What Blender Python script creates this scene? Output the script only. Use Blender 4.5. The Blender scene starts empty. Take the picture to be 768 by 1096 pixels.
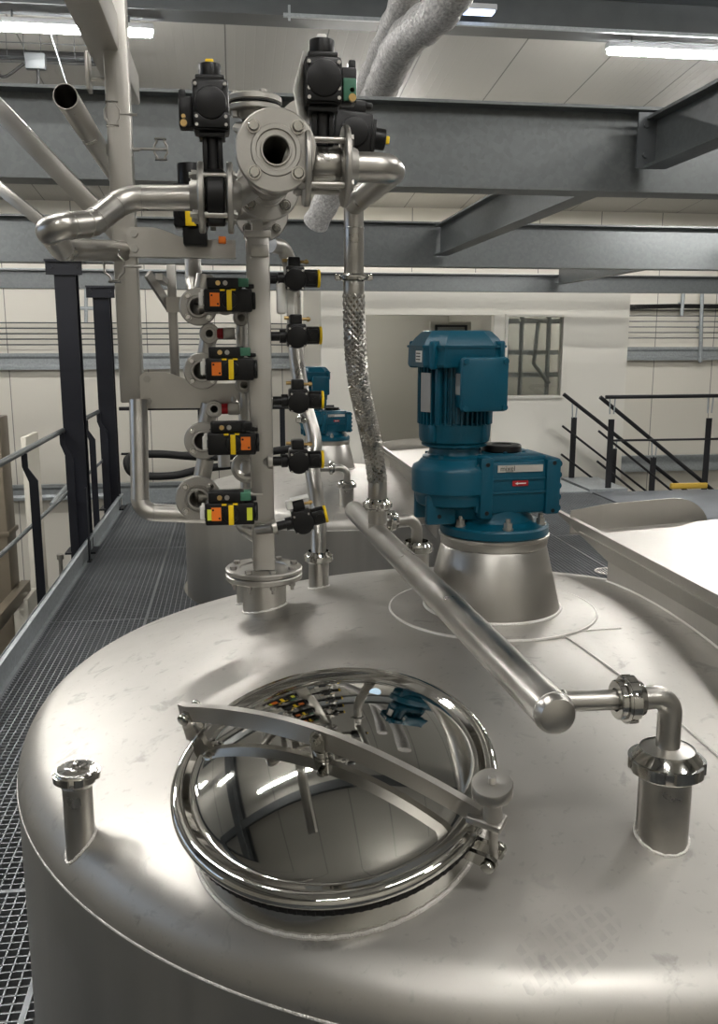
import bpy, bmesh, math, random
from mathutils import Matrix, Vector
random.seed(4)
R = math.radians
PI = math.pi
V = Vector
scene = bpy.context.scene
COL = scene.collection

# ------------------------------------------------------------------ camera numbers
F = 960.0; TH = R(10.8); PS = R(7.9); CX, CY = 384.0, 548.0; EYE = 1.83
FWD = V((math.sin(PS)*math.cos(TH), math.cos(PS)*math.cos(TH), -math.sin(TH)))
RT = V((math.cos(PS), -math.sin(PS), 0))
UP = V((math.sin(PS)*math.sin(TH), math.cos(PS)*math.sin(TH), math.cos(TH)))
CAMP = V((0, 0, EYE))
def ray(px, py): return FWD + RT*((px-CX)/F) + UP*((CY-py)/F)
def at(px, py, d): return CAMP + ray(px, py)*d
def ony(px, py, y):
    r = ray(px, py); return CAMP + r*(y/r.y)
def onx(px, py, x):
    r = ray(px, py); return CAMP + r*(x/r.x)
def onz(px, py, z):
    r = ray(px, py); return CAMP + r*((z-EYE)/r.z)

# ------------------------------------------------------------------ materials
MATS = {}
def mat(name, col, metal=0.0, rough=0.5, var=0.0, vscale=8.0, rvar=0.0, bump=0.0, bscale=40.0, stretch=None, emit=None, estr=0.0, spangle=0.0, coat=0.0):
    m = bpy.data.materials.new(name); m.use_nodes = True
    nt = m.node_tree; b = nt.nodes['Principled BSDF']
    b.inputs['Base Color'].default_value = (*col, 1); b.inputs['Metallic'].default_value = metal
    b.inputs['Roughness'].default_value = rough
    if not metal: b.inputs['Specular IOR Level'].default_value = .32
    if coat: b.inputs['Coat Weight'].default_value = coat
    if emit:
        b.inputs['Emission Color'].default_value = (*emit, 1); b.inputs['Emission Strength'].default_value = estr
    tc = nt.nodes.new('ShaderNodeTexCoord'); mp = nt.nodes.new('ShaderNodeMapping')
    nt.links.new(tc.outputs['Object'], mp.inputs['Vector'])
    if stretch: mp.inputs['Scale'].default_value = stretch
    if var or rvar:
        n = nt.nodes.new('ShaderNodeTexNoise'); n.inputs['Scale'].default_value = vscale; n.inputs['Detail'].default_value = 5
        nt.links.new(mp.outputs['Vector'], n.inputs['Vector'])
        if var:
            r = nt.nodes.new('ShaderNodeMapRange'); r.inputs['From Min'].default_value = .3; r.inputs['From Max'].default_value = .7
            r.inputs['To Min'].default_value = 1-var; r.inputs['To Max'].default_value = 1+var*.5
            nt.links.new(n.outputs['Fac'], r.inputs['Value'])
            mx = nt.nodes.new('ShaderNodeVectorMath'); mx.operation = 'SCALE'; mx.inputs[0].default_value = col
            nt.links.new(r.outputs['Result'], mx.inputs['Scale']); nt.links.new(mx.outputs['Vector'], b.inputs['Base Color'])
        if rvar:
            r2 = nt.nodes.new('ShaderNodeMapRange'); r2.inputs['From Min'].default_value = .3; r2.inputs['From Max'].default_value = .7
            r2.inputs['To Min'].default_value = rough-rvar; r2.inputs['To Max'].default_value = rough+rvar
            nt.links.new(n.outputs['Fac'], r2.inputs['Value']); nt.links.new(r2.outputs['Result'], b.inputs['Roughness'])
    if spangle:
        vo = nt.nodes.new('ShaderNodeTexVoronoi'); vo.inputs['Scale'].default_value = 45
        nt.links.new(mp.outputs['Vector'], vo.inputs['Vector'])
        sp = nt.nodes.new('ShaderNodeSeparateColor'); nt.links.new(vo.outputs['Color'], sp.inputs['Color'])
        r3 = nt.nodes.new('ShaderNodeMapRange'); r3.inputs['To Min'].default_value = 1-spangle; r3.inputs['To Max'].default_value = 1+spangle
        nt.links.new(sp.outputs['Red'], r3.inputs['Value'])
        mx = nt.nodes.new('ShaderNodeVectorMath'); mx.operation = 'SCALE'; mx.inputs[0].default_value = col
        nt.links.new(r3.outputs['Result'], mx.inputs['Scale']); nt.links.new(mx.outputs['Vector'], b.inputs['Base Color'])
    if bump:
        n2 = nt.nodes.new('ShaderNodeTexNoise'); n2.inputs['Scale'].default_value = bscale; n2.inputs['Detail'].default_value = 3
        nt.links.new(mp.outputs['Vector'], n2.inputs['Vector'])
        bp = nt.nodes.new('ShaderNodeBump'); bp.inputs['Strength'].default_value = bump; bp.inputs['Distance'].default_value = .01
        nt.links.new(n2.outputs['Fac'], bp.inputs['Height']); nt.links.new(bp.outputs['Normal'], b.inputs['Normal'])
    MATS[name] = m
    return m

STEEL  = mat('satin_steel', (.46,.445,.415), 1, .38, var=.08, vscale=9, rvar=.07)
PIPE   = mat('pipe_steel', (.47,.455,.425), 1, .34, var=.12, vscale=14, rvar=.08)
BRUSH  = mat('brushed_steel', (.46,.445,.415), 1, .42, var=.1, vscale=6, rvar=.06, bump=.05, bscale=60, stretch=(1,1,.05))
CAST   = mat('cast_steel', (.42,.405,.375), 1, .5, var=.12, vscale=10, rvar=.08, bump=.05, bscale=120)
WELD   = mat('weld_bead', (.78,.76,.72), .7, .45, bump=.5, bscale=260)
CHROME = mat('mirror_chrome', (.55,.54,.51), 1, .035)
POLISH = mat('polished_steel', (.52,.51,.48), 1, .12)
BLUE   = mat('teal_blue_paint', (.001,.064,.106), 0, .36, var=.06, vscale=12, bump=.06, bscale=200)
BLACK  = mat('black_plastic', (.0035,.0035,.004), 0, .38)
BLACKR = mat('black_rubber', (.012,.012,.012), 0, .6)
DARK   = mat('anthracite_paint', (.011,.012,.017), 0, .42)
RAILM  = mat('black_rail_paint', (.018,.018,.02), 0, .45)
GALV   = mat('galvanised_steel', (.36,.39,.405), .35, .42, spangle=.10)
BEAMM  = mat('beam_zinc_grey', (.118,.128,.130), .3, .42, spangle=.08)
GALVD  = mat('grey_primer_steel', (.095,.104,.11), .3, .45, var=.1, vscale=5)
GRATE  = mat('grating_steel', (.27,.285,.30), .7, .42, var=.15, vscale=3)
PLATE  = mat('floor_plate_steel', (.17,.185,.205), .5, .5, var=.12, vscale=4)
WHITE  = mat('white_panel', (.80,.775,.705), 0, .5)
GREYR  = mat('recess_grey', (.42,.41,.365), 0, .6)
ORANGE = mat('orange_label', (.85,.20,.02), 0, .5)
YELLOW = mat('yellow_plastic', (.85,.58,.01), 0, .45)
MUST   = mat('mustard_reflection', (.50,.33,.05), 0, .5)  # tone of a yellow reflection on metal, put into the colour
LIME   = mat('lime_label', (.62,.68,.05), 0, .5)
GREEN  = mat('green_plug', (.05,.16,.10), 0, .5)
PAPER  = mat('white_tag', (.75,.74,.70), 0, .6)
BRASS  = mat('brass', (.55,.38,.16), 1, .3)
RED    = mat('red_label', (.30,.01,.015), 0, .4)
SILVER = mat('silver_sticker', (.55,.54,.51), .6, .4)
TAN    = mat('tan_steel', (.24,.205,.155), .6, .4, var=.1, vscale=4)
CREAM  = mat('cream_box', (.62,.59,.51), 0, .5)
CONC   = mat('lower_floor_concrete', (.10,.10,.10), 0, .7, var=.15, vscale=2)
LAMPM  = mat('lamp_diffuser', (1,1,1), 0, .4, emit=(1,.975,.935), estr=150)
LAMPB  = mat('emergency_lamp', (.8,.85,.95), 0, .3, emit=(.55,.68,1), estr=3)
LAMPH  = mat('lamp_housing', (.6,.62,.64), 0, .5)
WRAP   = mat('plastic_wrap', (.50,.49,.48), 0, .28, var=.45, vscale=55, bump=1.0, bscale=70)
SKYB   = mat('sky_blue_sticker', (.45,.62,.78), 0, .4)
WOOD   = mat('brown_board', (.16,.11,.06), 0, .6)

def panel_mat(name, col, axis, pitch, seam, rough=.5, rib=.35):
    """insulated panels: fine ribs every pitch metres along axis, one dark joint every seam metres"""
    m = bpy.data.materials.new(name); m.use_nodes = True
    nt = m.node_tree; b = nt.nodes['Principled BSDF']; b.inputs['Roughness'].default_value = rough
    tc = nt.nodes.new('ShaderNodeTexCoord'); sx = nt.nodes.new('ShaderNodeSeparateXYZ')
    nt.links.new(tc.outputs['Object'], sx.inputs['Vector'])
    def frac(p):
        d = nt.nodes.new('ShaderNodeMath'); d.operation = 'DIVIDE'; d.inputs[1].default_value = p
        nt.links.new(sx.outputs[axis], d.inputs[0])
        f = nt.nodes.new('ShaderNodeMath'); f.operation = 'FRACT'; nt.links.new(d.outputs[0], f.inputs[0]); return f
    f1 = frac(pitch); f2 = frac(seam)
    l1 = nt.nodes.new('ShaderNodeMath'); l1.operation = 'LESS_THAN'; l1.inputs[1].default_value = .12; nt.links.new(f1.outputs[0], l1.inputs[0])
    l2 = nt.nodes.new('ShaderNodeMath'); l2.operation = 'LESS_THAN'; l2.inputs[1].default_value = .015/seam; nt.links.new(f2.outputs[0], l2.inputs[0])
    m1 = nt.nodes.new('ShaderNodeMix'); m1.data_type = 'RGBA'
    m1.inputs['A'].default_value = (*col,1); m1.inputs['B'].default_value = (*[c*.35 for c in col],1)
    nt.links.new(l2.outputs[0], m1.inputs['Factor']); nt.links.new(m1.outputs['Result'], b.inputs['Base Color'])
    bp = nt.nodes.new('ShaderNodeBump'); bp.inputs['Strength'].default_value = rib; bp.inputs['Distance'].default_value = .004; bp.invert = True
    nt.links.new(l1.outputs[0], bp.inputs['Height']); nt.links.new(bp.outputs['Normal'], b.inputs['Normal'])
    return m
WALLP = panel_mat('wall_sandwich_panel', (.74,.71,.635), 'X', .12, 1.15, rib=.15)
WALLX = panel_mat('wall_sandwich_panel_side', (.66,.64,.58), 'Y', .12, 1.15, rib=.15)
ROOFP = panel_mat('roof_panel', (.43,.42,.39), 'X', .10, 1.0, rib=.6)

def dish_mat():
    """tank sheet: brushed steel with handling stains and one dusty boot print"""
    m = bpy.data.materials.new('tank_sheet'); m.use_nodes = True
    nt = m.node_tree; b = nt.nodes['Principled BSDF']; L = nt.links.new
    b.inputs['Metallic'].default_value = 1
    tc = nt.nodes.new('ShaderNodeTexCoord')
    def noise(scale, det=5, rough=.55, dist=0):
        n = nt.nodes.new('ShaderNodeTexNoise'); n.inputs['Scale'].default_value = scale; n.inputs['Detail'].default_value = det
        n.inputs['Roughness'].default_value = rough; n.inputs['Distortion'].default_value = dist
        L(tc.outputs['Object'], n.inputs['Vector']); return n
    def rng(src, a, c, x, y):
        r = nt.nodes.new('ShaderNodeMapRange'); r.inputs['From Min'].default_value = a; r.inputs['From Max'].default_value = c
        r.inputs['To Min'].default_value = x; r.inputs['To Max'].default_value = y; L(src, r.inputs['Value']); return r.outputs['Result']
    def mth(op, a, c):
        n = nt.nodes.new('ShaderNodeMath'); n.operation = op
        for i, q in enumerate((a, c)):
            if hasattr(q, 'is_linked'): L(q, n.inputs[i])
            else: n.inputs[i].default_value = q
        return n.outputs[0]
    big = rng(noise(2.2, 4).outputs['Fac'], .3, .7, .90, 1.06)
    stain = rng(noise(13, 6, .6, .6).outputs['Fac'], .60, .68, 1.0, .80)
    fine = rng(noise(60, 4).outputs['Fac'], .62, .72, 1.0, .88)
    # boot print
    mp = nt.nodes.new('ShaderNodeMapping'); mp.vector_type = 'TEXTURE'
    mp.inputs['Location'].default_value = (-.205, -1.155, 0); mp.inputs['Rotation'].default_value = (0,0,R(22))
    L(tc.outputs['Object'], mp.inputs['Vector'])
    sx = nt.nodes.new('ShaderNodeSeparateXYZ'); L(mp.outputs['Vector'], sx.inputs['Vector'])
    ex = mth('POWER', mth('DIVIDE', sx.outputs['X'], .105), 2.0); ey = mth('POWER', mth('DIVIDE', sx.outputs['Y'], .05), 2.0)
    inside = mth('LESS_THAN', mth('ADD', ex, ey), 1.0)
    fx = mth('FRACT', mth('ADD', mth('DIVIDE', sx.outputs['X'], .021), 50.0), 0.0)
    fy = mth('FRACT', mth('ADD', mth('DIVIDE', sx.outputs['Y'], .024), 50.3), 0.0)
    lug = mth('MULTIPLY', mth('MULTIPLY', mth('GREATER_THAN', fx, .38), mth('GREATER_THAN', fy, .25)), inside)
    lug = mth('MULTIPLY', lug, rng(noise(30, 3).outputs['Fac'], .36, .56, 0, 1))
    pf = mth('SUBTRACT', 1.0, mth('MULTIPLY', lug, .13))
    tot = mth('MULTIPLY', mth('MULTIPLY', big, stain), mth('MULTIPLY', fine, pf))
    mx = nt.nodes.new('ShaderNodeVectorMath'); mx.operation = 'SCALE'; mx.inputs[0].default_value = (.47,.455,.425)
    L(tot, mx.inputs['Scale']); L(mx.outputs['Vector'], b.inputs['Base Color'])
    rr = mth('ADD', rng(noise(3.2, 4).outputs['Fac'], .3, .7, .40, .50), mth('MULTIPLY', mth('SUBTRACT', 1.0, tot), .35))
    L(rr, b.inputs['Roughness'])
    n2 = noise(1.6, 3); bp = nt.nodes.new('ShaderNodeBump'); bp.inputs['Strength'].default_value = .12; bp.inputs['Distance'].default_value = .03
    L(n2.outputs['Fac'], bp.inputs['Height'])
    n3 = noise(220, 2); bq = nt.nodes.new('ShaderNodeBump'); bq.inputs['Strength'].default_value = .035; bq.inputs['Distance'].default_value = .002
    L(n3.outputs['Fac'], bq.inputs['Height']); L(bp.outputs['Normal'], bq.inputs['Normal']); L(bq.outputs['Normal'], b.inputs['Normal'])
    return m
DISHM = dish_mat()

def glass_mat():
    m = bpy.data.materials.new('window_glass'); m.use_nodes = True
    b = m.node_tree.nodes['Principled BSDF']
    b.inputs['Base Color'].default_value = (.80,.83,.82,1); b.inputs['Roughness'].default_value = .02
    b.inputs['Transmission Weight'].default_value = 1; b.inputs['IOR'].default_value = 1.45
    return m
GLASS = glass_mat()

# ------------------------------------------------------------------ mesh helpers
def rot_to(d):
    """matrix turning +Z to direction d"""
    return V(d).normalized().to_track_quat('Z', 'Y').to_matrix().to_4x4()
def frame(o, z, x=None):
    z = V(z).normalized()
    if x is None: return Matrix.Translation(o) @ rot_to(z)
    x = V(x); x = (x - z*x.dot(z)).normalized(); y = z.cross(x)
    m = Matrix((x, y, z)).transposed().to_4x4(); return Matrix.Translation(o) @ m
EACH = {'tie_bolt','flange_bolt','clamp_screw','cover_screw','label_screw','arm_bolt','end_ferrule','air_fitting','weld_ring','lime_label','yellow_mark','hanger','hinge_bracket','clevis_bolt','pipe_flange','pilot_valve','foot_bolt','hinge_pin','cross_pipe','upright'}
WM = {}     # world matrix of every root
class MB:
    def __init__(s): s.v = []; s.f = []; s.M = Matrix()
    def add(s, vs, fs, M=None):
        M = s.M @ M if M is not None else s.M
        o = len(s.v); s.v += [M @ V(p) for p in vs]; s.f += [tuple(i+o for i in f) for f in fs]; return s
    def box(s, c, size, M=None, bev=0.0, rz=0.0):
        hx, hy, hz = size[0]/2, size[1]/2, size[2]/2
        T = Matrix.Translation(c) @ Matrix.Rotation(rz, 4, 'Z')
        if M is not None: T = M @ T
        bm = bmesh.new(); bmesh.ops.create_cube(bm, size=1, matrix=Matrix.Diagonal((size[0], size[1], size[2], 1)))
        if bev: bmesh.ops.bevel(bm, geom=bm.edges[:], offset=min(bev, hx*.95, hy*.95, hz*.95), segments=2, profile=.5, affect='EDGES')
        s.bm(bm, T); return s
    def bm(s, bm, M=None):
        bm.verts.index_update()
        s.add([v.co.copy() for v in bm.verts], [tuple(v.index for v in f.verts) for f in bm.faces], M); bm.free()
    def cyl(s, p0, p1, r, seg=24, r1=None, bev=0.0):
        p0, p1 = V(p0), V(p1); L = (p1-p0).length; r1 = r if r1 is None else r1
        prof = [(0,0),(r,0),(r1,L),(0,L)]
        if bev: prof = [(0,0),(r-bev,0),(r-bev*.3,bev*.3),(r,bev),(r1,L-bev),(r1-bev*.3,L-bev*.3),(r1-bev,L),(0,L)]
        return s.lathe(prof, frame(p0, p1-p0), seg)
    def lathe(s, prof, M=None, seg=32):
        vs, fs, idx = [], [], []
        for r, z in prof:
            if r < 1e-6: idx.append([len(vs)]); vs.append((0,0,z))
            else:
                idx.append(list(range(len(vs), len(vs)+seg)))
                vs += [(r*math.cos(2*PI*k/seg), r*math.sin(2*PI*k/seg), z) for k in range(seg)]
        for a, b in zip(idx, idx[1:]):
            for k in range(seg):
                n = (k+1) % seg
                if len(a) == 1 and len(b) == 1: continue
                if len(a) == 1: fs.append((a[0], b[n], b[k]))
                elif len(b) == 1: fs.append((a[k], a[n], b[0]))
                else: fs.append((a[k], a[n], b[n], b[k]))
        return s.add(vs, fs, M)
    def ring(s, r0, r1, z0, z1, M=None, seg=40, bev=.002):
        b = bev
        return s.lathe([(r0,z0),(r1-b,z0),(r1,z0+b),(r1,z1-b),(r1-b,z1),(r0,z1),(r0,z0)], M, seg)
    def torus(s, rad, r, M=None, seg=48, ms=10):
        return s.lathe([(rad+r*math.cos(2*PI*k/ms), r*math.sin(2*PI*k/ms)) for k in range(ms+1)], M, seg)
    def tube(s, pts, r, seg=16, caps=True, closed=False):
        pts = [V(p) for p in pts]; n = len(pts)
        rs = r if isinstance(r, (list, tuple)) else [r]*n
        tans = []
        for i in range(n):
            a = pts[max(i-1,0)] if not closed else pts[i-1]; b = pts[min(i+1,n-1)] if not closed else pts[(i+1)%n]
            tans.append((b-a).normalized())
        nx = tans[0].orthogonal().normalized(); vs = []; fs = []
        for i in range(n):
            if i: nx = tans[i-1].rotation_difference(tans[i]) @ nx
            nx = (nx - tans[i]*nx.dot(tans[i])).normalized(); ny = tans[i].cross(nx)
            vs += [pts[i] + (nx*math.cos(2*PI*k/seg) + ny*math.sin(2*PI*k/seg))*rs[i] for k in range(seg)]
        for i in range(n-1 if not closed else n):
            j = (i+1) % n
            for k in range(seg):
                m = (k+1) % seg; fs.append((i*seg+k, i*seg+m, j*seg+m, j*seg+k))
        if caps and not closed:
            fs.append(tuple(reversed(range(seg)))); fs.append(tuple(range((n-1)*seg, n*seg)))
        return s.add(vs, fs)
    def hollow(s, p0, p1, r, t, seg=28):
        p0, p1 = V(p0), V(p1); L = (p1-p0).length
        return s.lathe([(r-t,L),(r-t,0),(r,0),(r,L),(r-t,L)], frame(p0, p1-p0), seg)
    def prism(s, poly, h, M=None):
        """2D polygon in local xy, extruded from z=0 to z=h"""
        n = len(poly); vs = [(x,y,0) for x,y in poly] + [(x,y,h) for x,y in poly]
        fs = [tuple(reversed(range(n))), tuple(range(n,2*n))] + [(k,(k+1)%n,n+(k+1)%n,n+k) for k in range(n)]
        return s.add(vs, fs, M)
    def hexbolt(s, p, d, r=.008, h=.006, shank=0.0):
        M = frame(p, d); s.prism([(r*math.cos(PI/3*k), r*math.sin(PI/3*k)) for k in range(6)], h, M)
        if shank: s.lathe([(r*.55,h),(r*.55,h+shank),(0,h+shank)], M, 10)
        return s
    def domebolt(s, p, d, r=.009, h=.007):
        return s.lathe([(r*1.25,0),(r*1.25,h*.25),(r,h*.25),(r,h*.7),(r*.8,h),(0,h)], frame(p, d), 12)
    def pieces(s):
        n = len(s.v); par = list(range(n))
        def fd(a):
            while par[a] != a: par[a] = par[par[a]]; a = par[a]
            return a
        for f in s.f:
            for a in f[1:]: par[fd(a)] = fd(f[0])
        comp = {}
        for i in range(n): comp.setdefault(fd(i), []).append(i)
        boxes = []
        for k, ids in comp.items():
            lo = [min(s.v[i][c] for i in ids)-.0015 for c in range(3)]; hi = [max(s.v[i][c] for i in ids)+.0015 for c in range(3)]
            boxes.append([lo, hi, [k]])
        done = False
        while not done:
            done = True
            for i in range(len(boxes)):
                for j in range(i+1, len(boxes)):
                    a, b = boxes[i], boxes[j]
                    if all(a[0][c] <= b[1][c] and b[0][c] <= a[1][c] for c in range(3)):
                        boxes[i] = [[min(a[0][c],b[0][c]) for c in range(3)], [max(a[1][c],b[1][c]) for c in range(3)], a[2]+b[2]]
                        del boxes[j]; done = False; break
                if not done: break
        out = []
        for lo, hi, ks in boxes:
            ids = sorted(i for k in ks for i in comp[k]); mp = {i: q for q, i in enumerate(ids)}; sub = MB()
            sub.v = [s.v[i] for i in ids]; sub.f = [tuple(mp[i] for i in f) for f in s.f if f[0] in mp]; out.append(sub)
        return out
    def build(s, name, material, parent=None, label=None, smooth=35, one=False):
        if parent is not None and name in EACH and not one:
            r = None
            for sub in s.pieces():
                o = sub.build(name, material, parent, label, smooth, True); r = r or o
            return r
        me = bpy.data.meshes.new(name)
        if parent is not None: I = WM[parent.name].inverted()
        else:
            xs = [p.x for p in s.v]; ys = [p.y for p in s.v]; zs = [p.z for p in s.v]
            base = V(((min(xs)+max(xs))/2, (min(ys)+max(ys))/2, min(zs))); I = Matrix.Translation(-base)
        me.from_pydata([I @ p for p in s.v], [], s.f)
        bm = bmesh.new(); bm.from_mesh(me); bmesh.ops.recalc_face_normals(bm, faces=bm.faces[:]); bm.to_mesh(me); bm.free()
        me.polygons.foreach_set('use_smooth', [True]*len(me.polygons))
        me.set_sharp_from_angle(angle=R(smooth)); me.materials.append(material); me.update()
        o = bpy.data.objects.new(name, me); COL.objects.link(o)
        if parent is not None:
            o.parent = parent; WM[o.name] = WM[parent.name]
        else:
            o.location = base; WM[o.name] = Matrix.Translation(base)
        if label: o['label'] = label
        return o

def thing(name, label, cat, loc, group=None, M=None):
    o = bpy.data.objects.new(name, None); COL.objects.link(o); o.empty_display_size = .05
    m = Matrix.Translation(loc) if M is None else M
    o.location = m.to_translation(); o.rotation_euler = m.to_euler(); WM[o.name] = Matrix.Translation(o.location) @ m.to_euler().to_matrix().to_4x4()
    o['label'] = label; o['category'] = cat
    if group: o['group'] = group
    return o
def tag(o, label, cat, group=None):
    o['label'] = label; o['category'] = cat
    if group: o['group'] = group
    return o
def struct(o): o['kind'] = 'structure'; return o
def dup(root, M, label, group=None):
    def cp(o, par):
        c = o.copy(); COL.objects.link(c)
        if par is not None: c.parent = par
        for ch in [x for x in bpy.data.objects if x.parent == o]: cp(ch, c)
        return c
    c = cp(root, None); c.location = M.to_translation(); c.rotation_euler = M.to_euler(); c['label'] = label
    if group: c['group'] = group
    return c

def fillet(pts, rad, n=8):
    """polyline with corners rounded; rad may be a list for inner points"""
    pts = [V(p) for p in pts]; out = [pts[0]]
    for i in range(1, len(pts)-1):
        r = rad[i-1] if isinstance(rad, (list, tuple)) else rad
        a, b, c = pts[i-1], pts[i], pts[i+1]; u = (a-b).normalized(); w = (c-b).normalized()
        ang = u.angle(w)
        if ang > PI-.01: out.append(b); continue
        d = min(r/math.tan(ang/2), (a-b).length*.49, (c-b).length*.49); r2 = d*math.tan(ang/2)
        cen = b + (u+w).normalized()*(r2/math.sin(ang/2)); s, e = b+u*d-cen, b+w*d-cen
        tot = s.angle(e); ax = s.cross(e).normalized()
        for k in range(n+1): out.append(cen + Matrix.Rotation(tot*k/n, 3, ax) @ s)
    out.append(pts[-1]); return out
def bezier(p, n=24):
    p = [V(q) for q in p]; out = []
    for i in range(n+1):
        t = i/n; u = 1-t; out.append(p[0]*u**3 + p[1]*3*u*u*t + p[2]*3*u*t*t + p[3]*t**3)
    return out
def catmull(pts, n=8):
    pts = [V(p) for p in pts]; q = [pts[0]*2-pts[1]] + pts + [pts[-1]*2-pts[-2]]; out = []
    for i in range(1, len(q)-2):
        a, b, c, d = q[i-1], q[i], q[i+1], q[i+2]
        for k in range(n):
            t = k/n; out.append(.5*((2*b) + (c-a)*t + (2*a-5*b+4*c-d)*t*t + (3*b-a-3*c+d)*t**3))
    out.append(pts[-1]); return out

# round slotted nut profile (union nut), local z up
def nut_poly(r, slots=4, depth=.12, n=48, phase=0.0):
    out = []
    for k in range(n):
        a = 2*PI*k/n; t = ((a+phase)/(2*PI)*slots) % 1.0
        rr = r*(1-depth) if t < .22 else r
        out.append((rr*math.cos(a), rr*math.sin(a)))
    return out
def union_nut(mb, p, d, r, h, slots=5, phase=0.0):
    """slotted union nut centred at p along d"""
    M = frame(V(p)-V(d).normalized()*h/2, d)
    mb.lathe([(r*.7,0),(r*.90,0),(r*.95,h*.12),(r*.95,h*.5),(r*.80,h*.78),(r*.72,h),(r*.7,h)], M, 40)
    mb.prism(nut_poly(r, slots, .10, 60, phase), h*.46, M @ Matrix.Translation((0,0,h*.12)))

# ------------------------------------------------------------------ camera
cam_d = bpy.data.cameras.new('camera'); cam = bpy.data.objects.new('camera', cam_d); COL.objects.link(cam)
cam.location = CAMP; m3 = Matrix((RT, UP, -FWD)).transposed(); cam.rotation_euler = m3.to_euler()
cam_d.sensor_fit = 'VERTICAL'; cam_d.sensor_height = 24.0; cam_d.sensor_width = 24.0; cam_d.lens = F/1096*24.0
cam_d.clip_start = .02; cam_d.clip_end = 100; scene.camera = cam

# ================================================================== SETTING
XL, XR, YB, YF, ZL = -9.0, 13.0, -7.0, 16.0, -3.2
def roof_z(y): return 4.10 + .105*(16-y)
m = MB(); m.box((2, 4.5, ZL-.05), (22.4, 23.4, .1)); struct(m.build('floor_lower', CONC))
m = MB(); m.box(((XL+XR)/2, YF+.06, .6), (XR-XL+.4, .12, 7.8)); struct(m.build('wall_far', WALLP))
m = MB(); m.box(((XL+XR)/2, YB-.06, 1.9), (XR-XL+.4, .12, 10.4)); struct(m.build('wall_back', WALLP))
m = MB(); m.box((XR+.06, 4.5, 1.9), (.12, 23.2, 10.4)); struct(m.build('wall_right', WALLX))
# left wall with a band of windows
m = MB()
wz0, wz1, wy0, wy1 = 2.2, 4.2, -1.0, 7.5
m.box((XL-.06, 4.5, (ZL+wz0)/2), (.12, 23.2, wz0-ZL)); m.box((XL-.06, 4.5, (wz1+7.1)/2), (.12, 23.2, 7.1-wz1))
m.box((XL-.06, (YB+wy0)/2, (wz0+wz1)/2), (.12, wy0-YB, wz1-wz0)); m.box((XL-.06, (YF+wy1)/2, (wz0+wz1)/2), (.12, YF-wy1, wz1-wz0))
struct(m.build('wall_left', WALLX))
wf = MB()
for k in range(8):
    y = wy0 + (wy1-wy0)*k/7; wf.box((XL-.06, y, (wz0+wz1)/2), (.10, .06, wz1-wz0))
for z in (wz0, (wz0+wz1)/2, wz1): wf.box((XL-.06, (wy0+wy1)/2, z), (.10, wy1-wy0, .06))
wo = struct(wf.build('window_1', LAMPH))
g = MB(); g.box((XL-.06, (wy0+wy1)/2, (wz0+wz1)/2), (.012, wy1-wy0, wz1-wz0)); g.build('window_pane', GLASS, wo)
# sloped roof
m = MB(); y0, y1 = YB-.2, YF+.2
m.add([(XL-.2,y0,roof_z(y0)),(XR+.2,y0,roof_z(y0)),(XR+.2,y1,roof_z(y1)),(XL-.2,y1,roof_z(y1)),
       (XL-.2,y0,roof_z(y0)+.1),(XR+.2,y0,roof_z(y0)+.1),(XR+.2,y1,roof_z(y1)+.1),(XL-.2,y1,roof_z(y1)+.1)],
      [(0,1,2,3),(4,5,6,7),(0,1,5,4),(1,2,6,5),(2,3,7,6),(3,0,4,7)])
struct(m.build('ceiling', ROOFP))

# ---- I beams
def ibeam(mb, p0, p1, h, w, tf=.014, tw=.010):
    """I section, p0-p1 is the middle of the underside"""
    p0, p1 = V(p0), V(p1); L = (p1-p0).length
    M = frame(p0, p1-p0, V((0,0,1)).cross(p1-p0))    # local x sideways, y up, z along
    if (M.to_3x3() @ V((0,1,0))).z < 0: M = M @ Matrix.Rotation(PI, 4, 'Z')
    for c, s_ in (((0,tf/2),(w,tf)), ((0,h-tf/2),(w,tf)), ((0,h/2),(tw,h-2*tf))):
        mb.prism([(c[0]-s_[0]/2,c[1]-s_[1]/2),(c[0]+s_[0]/2,c[1]-s_[1]/2),(c[0]+s_[0]/2,c[1]+s_[1]/2),(c[0]-s_[0]/2,c[1]+s_[1]/2)], L, M)
def beam(name, label, p0, p1, h, w, material, tf=.014, tw=.010, group=None):
    mb = MB(); ibeam(mb, p0, p1, h, w, tf, tw); return tag(mb.build(name, material), label, 'beam', group)
YA, YBm, YC = 4.55, 8.15, 11.15
beam('steel_beam', 'deep grey I-beam spanning the full width just behind the valve cluster', (-7,YA,2.56), (9,YA,2.56), .40, .18, BEAMM)
beam('steel_beam', 'grey I-beam across the hall on top of the first dark column', (-7,YBm,2.48), (9,YBm,2.48), .38, .18, BEAMM)
beam('steel_beam', 'farthest low grey beam in front of the white room', (-7,YC,2.43), (9,YC,2.43), .21, .16, BEAMM)
SX = 1.90; SXN = 2.10
beam('joist_beam', 'short grey joist joining the nearest beam at its right end, toward the camera', (SXN,.2,2.67), (SXN,YA-.09,2.67), .24, .12, BEAMM)
beam('joist_beam', 'grey joist running back between the nearest and the second cross beam', (SX-.05,YA+.09,2.57), (SX-.05,YBm-.09,2.57), .26, .12, BEAMM)
beam('joist_beam', 'grey joist at the right edge between the second and the farthest cross beam', (4.05,YBm+.09,2.52), (4.05,YC-.08,2.52), .2, .10, BEAMM)
beam('joist_beam', 'grey joist at far right between the nearest and second cross beam', (4.75,YA+.09,2.57), (4.75,YBm-.09,2.57), .26, .12, BEAMM)
m = MB(); m.box((SXN-.02, YA-.10, 2.80), (.16,.012,.26)); m.box((SXN+.05,YA-.17,2.80),(.012,.14,.22))
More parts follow.
